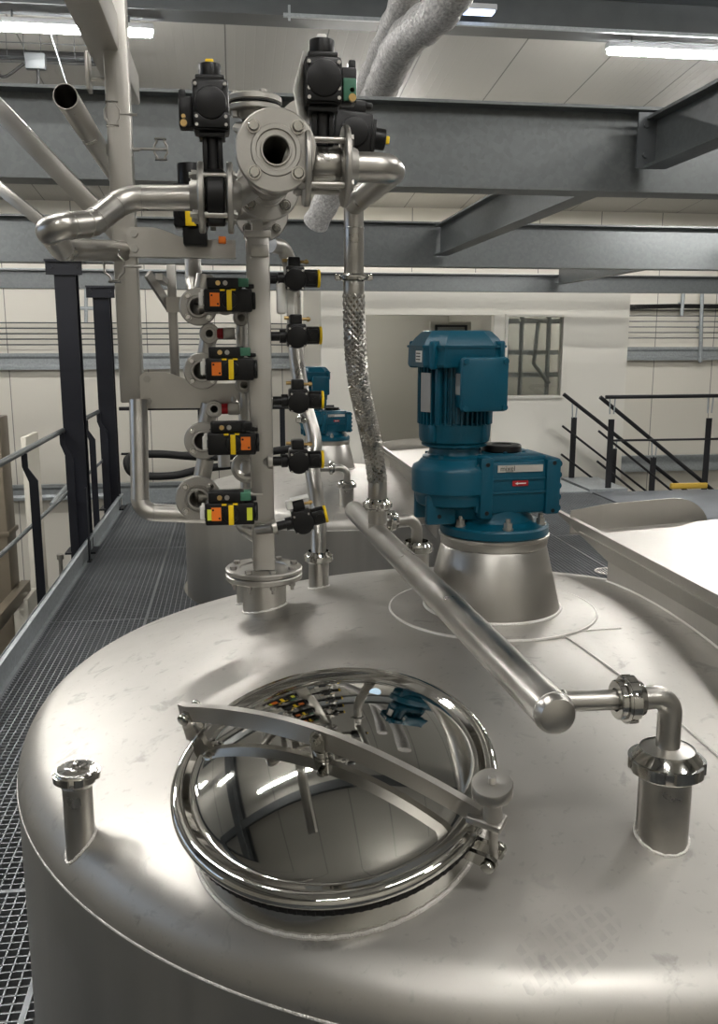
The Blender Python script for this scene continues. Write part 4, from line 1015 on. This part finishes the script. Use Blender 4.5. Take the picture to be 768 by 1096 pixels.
# ---- lower pipe with bend to the lowest valve
a = at(148,428,2.70); b = at(150,548,2.70); c = at(222,551,2.72)
m = MB(); fp = fillet([a,b,c],[.045],12); m.tube(fp,.0270,28)
t = thing('drain_pipe', 'pipe dropping from the frame column and bending right to the lowest valve', 'pipe', b)
m.build('pipe_run', PIPE, t); m = MB(); m.torus(.0272,.0012,frame(fp[1],(0,0,1)),28,6); m.torus(.0272,.0012,frame(fp[-2],(1,0,0)),28,6); m.build('weld_ring', CAST, t)

# ---- stacked valves on the left of the post
def stacked_valve(px, py, d, lab, variant, fpx, fpy, fr):
    c = at(px, py, d); SV = Matrix.Translation(c) @ Matrix.Scale(.84,4) @ Matrix.Translation(-c)
    def MS(): q = MB(); q.M = SV; return q
    t = thing('process_valve', lab, 'valve', c-V((0,0,.04)), 'stacked valves left of the post')
    B = MS(); B.box(c,(.160,.085,.074),bev=.006); B.cyl(c+V((-.082,.0,0)),c+V((-.076,0,0)),.030,24); B.cyl(c+V((.078,0,0)),c+V((.092,0,0)),.032,28,bev=.004); B.cyl(c+V((.004,-.052,0)),c+V((.004,-.040,0)),.027,28,bev=.003); B.build('actuator_body', BLACK, t)
    k = MS(); k.box(c+V((-.010,-.012,.056)),(.118,.060,.036),bev=.005); k.box(c+V((.073,-.012,.047)),(.030,.026,.014),bev=.003); k.build('control_box', BLACK, t)
    g = MS(); g.box(c+V((.052,-.016,.058)),(.034,.058,.028),bev=.003); g.build('green_connector', GREEN if variant != 2 else BLACK, t)
    h = MS(); h.box(c+V((.004,-.057,0)),(.017,.012,.066),bev=.003); h.build('handle', YELLOW, t, label='yellow handle bar')
    o = MS(); ox = -.044 if variant != 2 else .046; o.box(c+V((ox,-.0445,.002)),(.032,.003,.044)); oo = o.build('warning_label', ORANGE, t)
    s = MS()
    for sx in (-1,1): s.cyl(c+V((ox+sx*.010,-.0475,.002-sx*.014)), c+V((ox+sx*.010,-.0455,.002-sx*.014)), .0035, 8)
    s.build('label_screw', BLACK, oo)
    if variant == 3:
        l = MS(); l.box(c+V((.064,-.0445,.0)),(.018,.003,.042)); l.box(c+V((-.066,-.0445,.0)),(.014,.003,.036)); l.build('lime_label', LIME, t)
    yl_ = MS(); yl_.box(c+V((-.018,-.045,.033)),(.016,.004,.006)); yl_.box(c+V((.018,-.045,.034)),(.016,.004,.006)); yl_.build('yellow_mark', YELLOW, t)
    b = MS(); b.cyl(c+V((-.032,-.048,.056)),c+V((-.032,-.040,.056)),.008,14); b.build('brass_gland', BRASS, t)
    b = MS(); b.cyl(c+V((-.008,-.048,.056)),c+V((-.008,-.040,.056)),.008,14); b.build('cable_gland', CAST, t)
    w = MS(); w.box(c+V((-.088,-.02,.004)),(.018,.014,.046),bev=.004); w.box(c+V((-.086,-.02,.026)),(.010,.010,.020),bev=.003); w.build('white_lever', PAPER, t)
    f = at(fpx, fpy, d+.10); m = MB(); q = flange(m, f, (0,-1,0), fr, .016, .0255, .034, 4, PI/4, None); m.lathe([(.0255,.004),(.031,.004),(.034,-.001)], frame(f,(0,-1,0)), 32); m.build('flange', CAST, t)
    m = MB()
    for p in q: m.domebolt(p,(0,-1,0),.008,.008)
    m.build('flange_bolt', POLISH, t)
    m = MB(); m.tube(fillet([f+V((0,.004,0)), f+V((0,.13,0)), f+V((.02,.13,.10))],.04,6), .0262, 20, caps=False); m.tube([f+V((.0,.05,0)), V((c.x,f.y+.05,f.z)), V((p0.x,f.y+.05,f.z))], .020, 16); m.build('valve_pipe', PIPE, t)
    m = MB(); m.cyl(c+V((-.01,.04,0)), V((c.x-.01,f.y+.05,c.z)), .018, 16); m.cyl((c.x-.01,f.y+.02,c.z-.0),(c.x-.01,f.y+.08,c.z),.035,24); m.build('valve_stem', CAST, t)
stacked_valve(244,322,2.55,'topmost of the four stacked valves with orange label on the left',0, 212,328,.056)
stacked_valve(246,395,2.55,'second stacked valve from the top, just above the lower bracket arm',1, 216,397,.054)
stacked_valve(248,474,2.55,'third stacked valve from the top, its orange label right of the yellow handle',2, 217,472,.055)
stacked_valve(246,548,2.50,'lowest stacked valve with lime stickers on both ends',3, 212,534,.066)
# small ferrules between them
for px, py, r_, lab in ((224,357,.030,'small open ferrule below the topmost stacked valve'), (258,340,.025,'small ferrule near the post below the topmost stacked valve'), (229,438,.026,'small open ferrule below the lower bracket arm'), (261,412,.026,'small ferrule right of the lower bracket arm')):
    c = at(px,py,2.66); t = thing('clamp_ferrule', lab, 'fitting', c, 'small clamp ferrules')
    m = MB(); m.lathe([(.011,-.03),(.011,0),(.018,0),(.019,-.002),(r_-.003,-.002),(r_,-.005),(r_,-.012),(r_-.004,-.016),(.014,-.02),(.014,-.03)], frame(c,(0,-1,0)), 36); m.build('ferrule', CAST, t)
    m = MB(); m.tube([c+V((0,.004,0)),c+V((0,.10,0)),c+V((.06,.14,.0))],.0125,14,caps=False); m.build('pipe_tail', PIPE, t)
    if px < 240:
        m = MB(); m.cyl(c+V((.022,.012,0)),c+V((.040,.012,0)),.016,18); m.build('red_collar', RED, t)
        m = MB(); m.box(c+V((.058,.012,0)),(.036,.035,.035),bev=.005); m.build('valve_block', CAST, t)
    else:
        m = MB(); m.cyl(c+V((0,.05,-.01)),c+V((0,.05,-.16)),.014,16); m.build('drop_tail', PIPE, t)

# ---- valves on the right of the post
def side_valve(px, py, d, lab, tilt=0.0, paper=False):
    c = at(px, py, d); M = Matrix.Translation(c) @ Matrix.Rotation(tilt,4,'Y')
    t = thing('angle_valve', lab, 'valve', None, 'valves right of the post', M)
    def Q(): q = MB(); q.M = M @ Matrix.Scale(.90,4); return q
    s = Q(); s.cyl((-.085,0,-.003),(-.02,0,-.003),.015,16); s.cyl((-.055,0,-.003),(-.035,0,-.003),.022,16); s.build('stem', BLACK, t)
    b = Q(); b.cyl((0,-.045,-.006),(0,.045,-.006),.036,32,bev=.004); b.box((0,0,0),(.062,.076,.075),bev=.007); b.box((-.002,0,.045),(.040,.05,.045),bev=.005); b.build('actuator_body', BLACK, t)
    e = Q(); e.cyl((.030,0,0),(.075,0,0),.029,28,bev=.003); e.box((.052,-.022,0),(.036,.016,.040),bev=.003); e.cyl((.055,-.032,0),(.055,-.028,0),.010,16); e.build('end_cap', BLACK, t)
    y = Q(); y.ring(.012,.0295,.0,.009, frame((.075,0,0),(1,0,0)),28,.002); y.build('yellow_ring', YELLOW if not paper else YELLOW, t)
    f = Q()
    f.cyl((.018,-.01,.052),(.046,-.01,.052),.005,10); f.cyl((.034,-.01,.052),(.042,-.01,.052),.008,10); f.cyl((-.024,-.01,.056),(-.040,-.01,.056),.006,10); f.build('air_fitting', BRASS, t)
    sc = Q()
    for sx in (-1,1):
        for sz in (-1,1): sc.cyl((sx*.024,-.046,-.006+sz*.028),(sx*.024,-.037,-.006+sz*.028),.0035,8)
    sc.build('cover_screw', STEEL, t)
    if paper: p = Q(); p.box((.006,-.01,.075),(.06,.05,.004)); p.box((-.03,-.01,.06),(.022,.03,.03),bev=.004); p.build('paper_tag', PAPER, t)
    # branch back to the post
    m = Q(); m.cyl((-.10,.0,-.003),(-.085,0,-.003),.026,20); m.tube([(-.095,0,-.003),(-.15,.03,-.003)],.020,16); m.build('branch_pipe', PIPE, t)
side_valve(315,298,2.66,'topmost of the black valves right of the post, beside the white pouch')
side_valve(317,359,2.66,'second black valve from the top right of the post')
side_valve(319,428,2.66,'third black valve from the top right of the post')
side_valve(319,492,2.66,'fourth black valve from the top right of the post')
side_valve(323,556,2.66,'lowest black valve right of the post, tilted with a paper tag', R(-12), True)
# white pouch hanging from the top right valve
m = MB(); q = at(301,318,2.66); m.box(q,(.030,.022,.10),bev=.010); m.box(q+V((.028,.01,-.01)),(.022,.016,.13),bev=.008)
tag(m.build('tag_pouch', PAPER), 'white paper pouch hanging beside the topmost right valve', 'tag')
# riser pipe behind the right valves
base = at(341,612,2.93); zb = dish_zz(base.x, base.y)
t = thing('riser_pipe', 'bent pipe rising behind the right-hand valves from a union on the tank', 'pipe', (base.x,base.y,zb))
pp = [V((base.x,base.y,zb+.10)), at(340,545,2.95), at(334,500,2.97), at(336,470,3.0), at(324,425,3.02), at(316,370,3.02), at(313,300,3.0), at(304,268,2.95), at(290,262,2.9)]
m = MB(); m.tube(catmull(pp,8), .0250, 20); m.build('pipe_run', PIPE, t)
m = MB(); m.cyl((base.x,base.y,zb-.02),(base.x,base.y,zb+.085),.0330,28); m.build('stub_pipe', PIPE, t)
m = MB(); union_nut(m,(base.x,base.y,zb+.105),(0,0,1),.048,.034,5,.2); m.build('union_nut', POLISH, t); foot_weld(t, base.x, base.y, .033)
m = MB(); q = at(327,448,3.02); union_nut(m,q,(0,0,1),.034,.028,5,.2); m.build('upper_union', POLISH, t)
# vertical pipe behind the left column of valves
t = thing('riser_pipe', 'slim vertical pipe behind the stacked valves left of the post', 'pipe', at(262,500,2.85))
m = MB(); m.tube(fillet([at(206,262,2.85),at(207,300,2.85),at(212,330,2.80)],[.05],6),.026,18); m.cyl(at(258,340,2.85),at(264,560,2.85),.018,16); m.tube(fillet([at(240,500,2.9),at(238,470,2.9),at(262,462,2.86)],[.03],6),.02,14); m.build('pipe_run', PIPE, t)
for k,(px,py) in enumerate(((270,425),(272,500))):
    m = MB(); c = at(px-8,py,2.80); m.torus(.035,.014,frame(c,(0,-1,.2)),28,10); m.build('pipe_bend', PIPE, t)
t = thing('drain_elbow', 'elbow bending up to the tank between the lowest valves and the post flange', 'pipe', at(268,575,2.8))
m = MB(); m.tube(fillet([at(244,530,2.85), at(262,566,2.8), at(284,580,2.8), at(286,555,2.8)],[.04,.04],8), .022, 18); m.build('pipe_run', PIPE, t)

# ================================================================== WALKWAY AND RAILS
circles = [(T1, RT1+.025), (T2, RT2+.025)]
def clip(fixed, a, b, along_y):
    seg = [(a,b)]
    for c, r in circles:
        off = fixed-(c.x if along_y else c.y); mid = c.y if along_y else c.x
        if abs(off) >= r: continue
        h = math.sqrt(r*r-off*off); lo, hi = mid-h, mid+h; out = []
        for s, e in seg:
            if hi <= s or lo >= e: out.append((s,e)); continue
            if lo > s: out.append((s,lo))
            if hi < e: out.append((hi,e))
        seg = out
    return [q for q in seg if q[1]-q[0] > .01]
def grating(x0, x1, y0, y1, pitch=.034):
    m = MB(); g = .004
    x0 += g; x1 -= g; y0 += g; y1 -= g
    def bar(xa, xb, ya, yb, h): m.add([(xa,ya,-h),(xb,ya,-h),(xb,yb,-h),(xa,yb,-h),(xa,ya,0),(xb,ya,0),(xb,yb,0),(xa,yb,0)], [(0,1,2,3),(4,5,6,7),(0,1,5,4),(1,2,6,5),(2,3,7,6),(3,0,4,7)])
    n = int((x1-x0)/pitch)
    for k in range(n+1):
        x = x0+(x1-x0)*k/n; w = .0022 if 0 < k < n else .005
        for s, e in clip(x, y0, y1, True): bar(x-w, x+w, s, e, .028)
    n = int((y1-y0)/pitch)
    for k in range(n+1):
        y = y0+(y1-y0)*k/n; w = .0022 if 0 < k < n else .005
        for s, e in clip(y, x0, x1, False): bar(s, e, y-w, y+w, .028 if k in (0,n) else .020)
    if m.v: struct(m.build('floor_grating', GRATE))
xs = [-1.25,-.62,.55,1.75,3.0,4.3]; ysg = [-1.2,2.88,5.92,8.05,10.4]
for i in range(5):
    for j in range(4): grating(xs[i],xs[i+1],ysg[j],ysg[j+1])
# bearers under the grating
m = MB()
for y in ysg[1:]:
    for s, e in clip(y,-1.3,4.4,False): m.box(((s+e)/2,y,-.13),(e-s,.08,.20))
struct(m.build('floor_bearers', GALVD))
# solid plates at the right rear
m = MB(); m.box((6.6,8.6,-.04),(4.5,3.6,.08)); m.box((6.6,3.0,-.04),(4.5,7.4,.08)); m.box((2.85,11.2,-.04),(2.9,1.55,.08)); m.box((2.8,10.43,-.035),(3.0,.05,.07)); struct(m.build('floor_plate', PLATE))
m = MB(); m.box((4.62,11.05,-.015),(.5,1.0,.05)); m.box((3.0,11.05,.004),(2.6,1.3,.012)); struct(m.build('floor_landing', GALV))

# toe plate left
m = MB(); m.box((-1.285,4.4,.065),(.012,11.6,.17)); m.box((-1.262,4.4,-.012),(.05,11.6,.012)); m.box((-1.27,4.4,.146),(.035,11.6,.008)); m.box((-1.29,4.4,-.12),(.05,11.6,.22))
struct(m.build('trim_toe_plate', GALV))
m = MB(); m.box((-.2,10.44,.065),(2.2,.012,.17)); m.box((-.2,10.45,-.12),(2.2,.04,.2)); struct(m.build('trim_toe_plate_end', GALV))

# dark columns
for y, zt_c, lab in ((8.0,2.47,'nearer tall anthracite column beside the left walkway'), (10.08,2.38,'farther tall anthracite column at the end of the left walkway')):
    t = thing('steel_column', lab, 'column', (-1.36,y,-.2), 'anthracite columns'); m = MB()
    for s in (-1,1): m.box((-1.36,y+s*.075,(zt_c-.2)/2),(.17,.012,zt_c+.2))
    m.box((-1.36,y,(zt_c-.2)/2),(.012,.15,zt_c+.2)); m.build('h_section', DARK, t)
    m = MB(); m.box((-1.36,y,zt_c+.01),(.30,.26,.02)); m.box((-1.36,y-.10,zt_c-.05),(.29,.012,.11)); 
    for s in (-.1,.1): m.hexbolt((-1.36+s,y-.106,zt_c-.04),(0,-1,0),.015,.012)
    m.build('head_plate', DARK, t)
    m = MB(); m.box((-1.36,y,.008),(.26,.24,.016)); m.build('foot_plate', DARK, t)
def bent_post(mb, x, y, h, off=-.06, w=.055):
    """flat bar post that cranks out to the rail near the top"""
    M = frame((x,y,0),(0,1,0),(1,0,0))
    # local x -> world x, local y -> world z (sign checked)
    sg = 1 if (M.to_3x3() @ V((0,1,0))).z > 0 else -1
    pl = [(-.03,-.12),(.03,-.12),(.03,h-.19),(.03+off,h-.10),(.03+off,h),(-.03+off+.02,h),(-.03+off+.02,h-.09),(-.03,h-.20)]
    mb.prism([(a,b*sg) for a,b in pl], .012, M)
def left_rail(y0, y1, posts, lab, rail_mat):
    t = thing('guard_rail', lab, 'railing', (-1.42,(y0+y1)/2,0), 'walkway guard rails')
    m = MB(); m.cyl((-1.45,y0,1.08),(-1.45,y1,1.08),.0215,16); m.build('top_rail', rail_mat, t)
    m = MB(); m.cyl((-1.43,y0,.55),(-1.43,y1,.55),.0145,12); m.build('mid_rail', rail_mat, t)
    for y in posts: m = MB(); bent_post(m,-1.385,y,1.07); m.build('post', DARK, t)
left_rail(-.9,7.93,(1.6,3.2,4.78,6.38,7.78),'long grey guard rail along the left walkway ending at the nearer column',BEAMM)
left_rail(8.08,10.0,(9.05,9.9),'short guard rail between the two anthracite columns',GALVD)
m = MB(); m.box((-1.24,7.62,.30),(.012,.05,.66)); m.box((-1.24,7.62,-.0),(.03,.09,.02)); tag(m.build('gate_stop_post', DARK), 'short thin dark post standing in front of the nearer column', 'post')
# end railing
t = thing('guard_rail', 'thin black guard rail across the far end of the left walkway', 'railing', (0,10.4,0), 'walkway guard rails')
m = MB(); m.cyl((-1.28,10.4,1.08),(1.15,10.4,1.08),.0215,14); m.build('top_rail', RAILM, t)
m = MB(); m.cyl((-1.28,10.4,.57),(1.15,10.4,.57),.013,10); m.build('mid_rail', RAILM, t)
for x in (-.38,.55,1.1): m = MB(); m.box((x,10.4,.5),(.06,.012,1.16)); m.build('post', DARK, t)
# black hose slung on that rail
hp = [ony(330,478,9.6),ony(235,489,9.6),ony(170,486,9.6),ony(142,488,9.55),ony(136,497,9.5),ony(146,508,9.5),ony(185,509,9.5),ony(230,500,9.6),ony(330,492,9.7)]
m = MB(); m.tube(catmull(hp,8), .042, 14); tag(m.build('rubber_hose', BLACKR), 'thick black rubber hose looped behind the lower frame pipe', 'hose')

# machines beyond the left rail, on the lower level
t = thing('tan_duct', 'brown-grey vertical duct at the left picture edge beyond the rail', 'duct', (-2.05,5.9,ZL))
m = MB(); q = onx(9,520,-1.95); m.box((-2.10,q.y,-1.1),(.30,.30,4.6),bev=.01); m.build('duct_body', TAN, t); m = MB(); m.box((-2.1,q.y,.2),(.34,.34,.04),bev=.004); m.build('joint_flange', TAN, t)
q = onx(33,560,-2.0)
t = thing('cabinet_panel', 'upright grey sheet panel between the left rail posts', 'panel', (-2.0,q.y,ZL)); m = MB(); m.box((-2.0,q.y+.2,-1.1),(.05,.55,4.05),bev=.006); m.build('sheet', CREAM, t)
m = MB(); m.tube([onx(55,540,-2.2),onx(78,512,-2.2)],.025,8); m.build('stay_rod', GALV, t)
t = thing('machine_box', 'cream box with a dark top bar low beyond the left rail', 'machine', (-1.95,5.2,ZL)); q = onx(30,650,-1.85)
m = MB(); m.box((-1.95,q.y+.1,q.z-1.0),(.25,.40,2.2),bev=.012); m.build('housing', CREAM, t)
m = MB(); m.box((-1.90,q.y-.5,q.z+.14),(.08,1.4,.12),bev=.006); m.box((-1.97,q.y-.9,q.z-.7),(.10,.10,1.5)); m.build('frame_bar', TAN, t)
m = MB(); m.cyl((-1.8,q.y+1.3,q.z-.6),(-1.8,q.y+1.3,q.z+.12),.02,10); m.cyl((-1.8,q.y+1.3,q.z+.12),(-1.8,q.y+1.3,q.z+.17),.035,12); m.build('valve_rod', CAST, t)

# ---- stair railings at the right
def tubes(t, name, segs, r): 
    for p, q in segs: m = MB(); m.cyl(p, q, r, 12); m.build(name, RAILM, t)
YS1, YS2 = 10.62, 11.5
t = thing('guard_rail', 'black guard rail along the landing at the right edge', 'railing', (5.6,YS1,0), 'landing rails')
a = ony(648,425,YS1); zr = a.z; tubes(t,'top_rail',[((a.x,YS1,zr),(8.0,YS1,zr+.01))],.024); tubes(t,'mid_rail',[((a.x+.1,YS1,zr-.54),(8.0,YS1,zr-.54))],.014)
for px in (653,757):
    x = ony(px,470,YS1).x; m = MB(); m.box((x,YS1,(zr-.25)/2-.05),(.075,.014,zr-.20)); m.build('post', RAILM, t)
    m = MB(); m.cyl((x-.025,YS1,zr-.21),(x-.035,YS1,zr-.01),.009,8); m.cyl((x+.025,YS1,zr-.21),(x+.035,YS1,zr-.01),.009,8); m.build('post_fork', GALV, t)
def stair_rail(lab, Y, x0, z0, x1, z1, posts):
    t = thing('stair_rail', lab, 'railing', (x0,Y,0), 'stair hand rails')
    sl = (z1-z0)/(x1-x0); xe = x0+3.2
    tubes(t,'hand_rail',[((x0,Y,z0),(xe,Y,z0+sl*3.2))],.026); tubes(t,'mid_rail',[((x0,Y,z0-.42),(xe,Y,z0-.42+sl*3.2))],.015); tubes(t,'low_rail',[((x0,Y,z0-.80),(xe,Y,z0-.80+sl*3.2))],.015)
    for px in posts:
        x = px; zt = z0+sl*(x-x0); m = MB(); m.box((x,Y,zt-.68),(.075,.014,.98)); m.build('post', RAILM, t)
        m = MB(); m.cyl((x-.022,Y,zt-.2),(x-.035,Y,zt+.01),.009,8); m.cyl((x+.022,Y,zt-.2),(x+.035,Y,zt-.03),.009,8); m.build('post_fork', GALV, t)
a, b = ony(603,422,YS2), ony(712,508,YS2); stair_rail('rear black stair hand rail in front of the white room wall', YS2, a.x, a.z, b.x, b.z, (ony(614,450,YS2).x, ony(657,480,YS2).x))
a, b = ony(642,425,YS1+.06), ony(742,508,YS1+.06); stair_rail('front black stair hand rail descending from the landing post', YS1+.06, a.x, a.z, b.x, b.z, (ony(699,490,YS1+.06).x,))
t = thing('stair', 'steel stair flight descending right between the two hand rails', 'stairs', (5.5,11.05,ZL)); m = MB()
for k in range(16): m.box((4.95+.25*k,11.05,-.19-.19*k),(.27,.82,.035))
m.build('tread', PLATE, t); m = MB()
for yy in (10.66,11.44):
    q0, q1 = V((4.75,yy,-.1)), V((8.8,yy,-3.15)); dq = q1-q0; m.box((0,0,dq.length/2),(.2,.02,dq.length), frame(q0,dq,(0,0,1)))
m.build('stringer', DARK, t)
q0, q1 = ony(724,513,10.5), ony(750,513,10.5); q0.z = q1.z = .035
m = MB(); m.box((q0+q1)/2+V((0,0,-.0)),((q1-q0).length*1.5,.05,.07),bev=.01); tag(m.build('yellow_reflection_strip', MUST), 'yellow reflection painted as a strip at the right edge of the landing', 'plate')  # solid yellow strip in place of a reflection on the metal
p = onz(650,612,.0); m = MB(); M_ = Matrix.Translation((p.x,p.y,.005)); m.torus(.10,.006,M_,36,6)
for k in range(-3,4): m.box((p.x+k*.026,p.y,.005),(.005,2*math.sqrt(.01-(k*.026)**2),.006))
tag(m.build('drain_grid', WELD), 'small round white grid lying on the grating behind the tank', 'grid')

# ---- wrapped pipe near the roof
wp = [at(640,-260,2.6), at(505,-40,4.3),at(470,12,4.7),at(432,45,5.1),at(412,85,5.6),at(396,120,6.2),at(362,190,7.0),at(338,238,7.4)]
m = MB(); cp = catmull(wp,8); m.tube(cp,[.105+.006*math.sin(i*1.7) for i in range(len(cp))],24); tag(m.build('wrapped_pipe', WRAP), 'pipe wrapped in crinkled clear plastic running under the roof', 'pipe')
wp = [at(500,-200,3.2), at(440,-20,5.0),at(420,30,5.6),at(400,75,6.2),at(385,110,6.8)]
m = MB(); cp = catmull(wp,8); m.tube(cp,[.085+.006*math.sin(i*1.3) for i in range(len(cp))],20); tag(m.build('wrapped_pipe', WRAP), 'second thinner plastic-wrapped pipe left of the crinkled bend', 'pipe')

# ---- wire tray and junction box at the upper left
t = thing('wire_tray', 'wire mesh cable tray behind the upper left strip light', 'tray', ony(40,48,9.6))
m = MB()
z0 = ony(40,50,9.6).z-.12
for k in range(6): m.cyl((-6,9.5+.04*k,z0),(-.95,9.5+.04*k,z0),.004,6)
for k in range(30): m.box((-5.6+.155*k,9.5,z0+.12),(.005,.005,.26)); m.box((-5.6+.155*k,9.6,z0),(.005,.22,.005))
for dz in (.12,.24): m.cyl((-6,9.5,z0+dz),(-.95,9.5,z0+dz),.004,6)
m.build('mesh', GALVD, t)
m = MB(); m.cyl((-6,9.6,z0+.04),(-.95,9.6,z0+.04),.045,10); m.build('cable_loom', BLACKR, t)
q = ony(38,66,9.2); t = thing('junction_box', 'small grey junction box with looped cable at the upper left', 'box', q)
m = MB(); m.box(q,(.18,.08,.14),bev=.01); m.build('housing', GALVD, t); m = MB(); m.tube(catmull([q+V((-.1,0,-.02)),q+V((-.3,0,-.14)),q+V((-.4,0,.02)),q+V((-.36,0,.3))],6),.014,8); m.tube(catmull([q+V((.02,0,-.05)),q+V((0,0,-.22)),q+V((-.12,0,-.34))],6),.016,8); m.build('cable', BLACKR, t)
m = MB(); m.tube([ony(53,32,8.6),ony(78,112,8.6)],.006,6); tag(m.build('support_wire', GALVD), 'thin white support wire hanging left of the open pipe', 'wire')

# ================================================================== light
w = bpy.data.worlds.new('world'); scene.world = w; w.use_nodes = True
w.node_tree.nodes['Background'].inputs['Color'].default_value = (.62,.75,1,1); w.node_tree.nodes['Background'].inputs['Strength'].default_value = 2.0
scene.view_settings.view_transform = 'Standard'; scene.view_settings.look = 'None'; scene.view_settings.exposure = 0.08; scene.view_settings.gamma = 1.0
scene.view_settings.use_curve_mapping = False
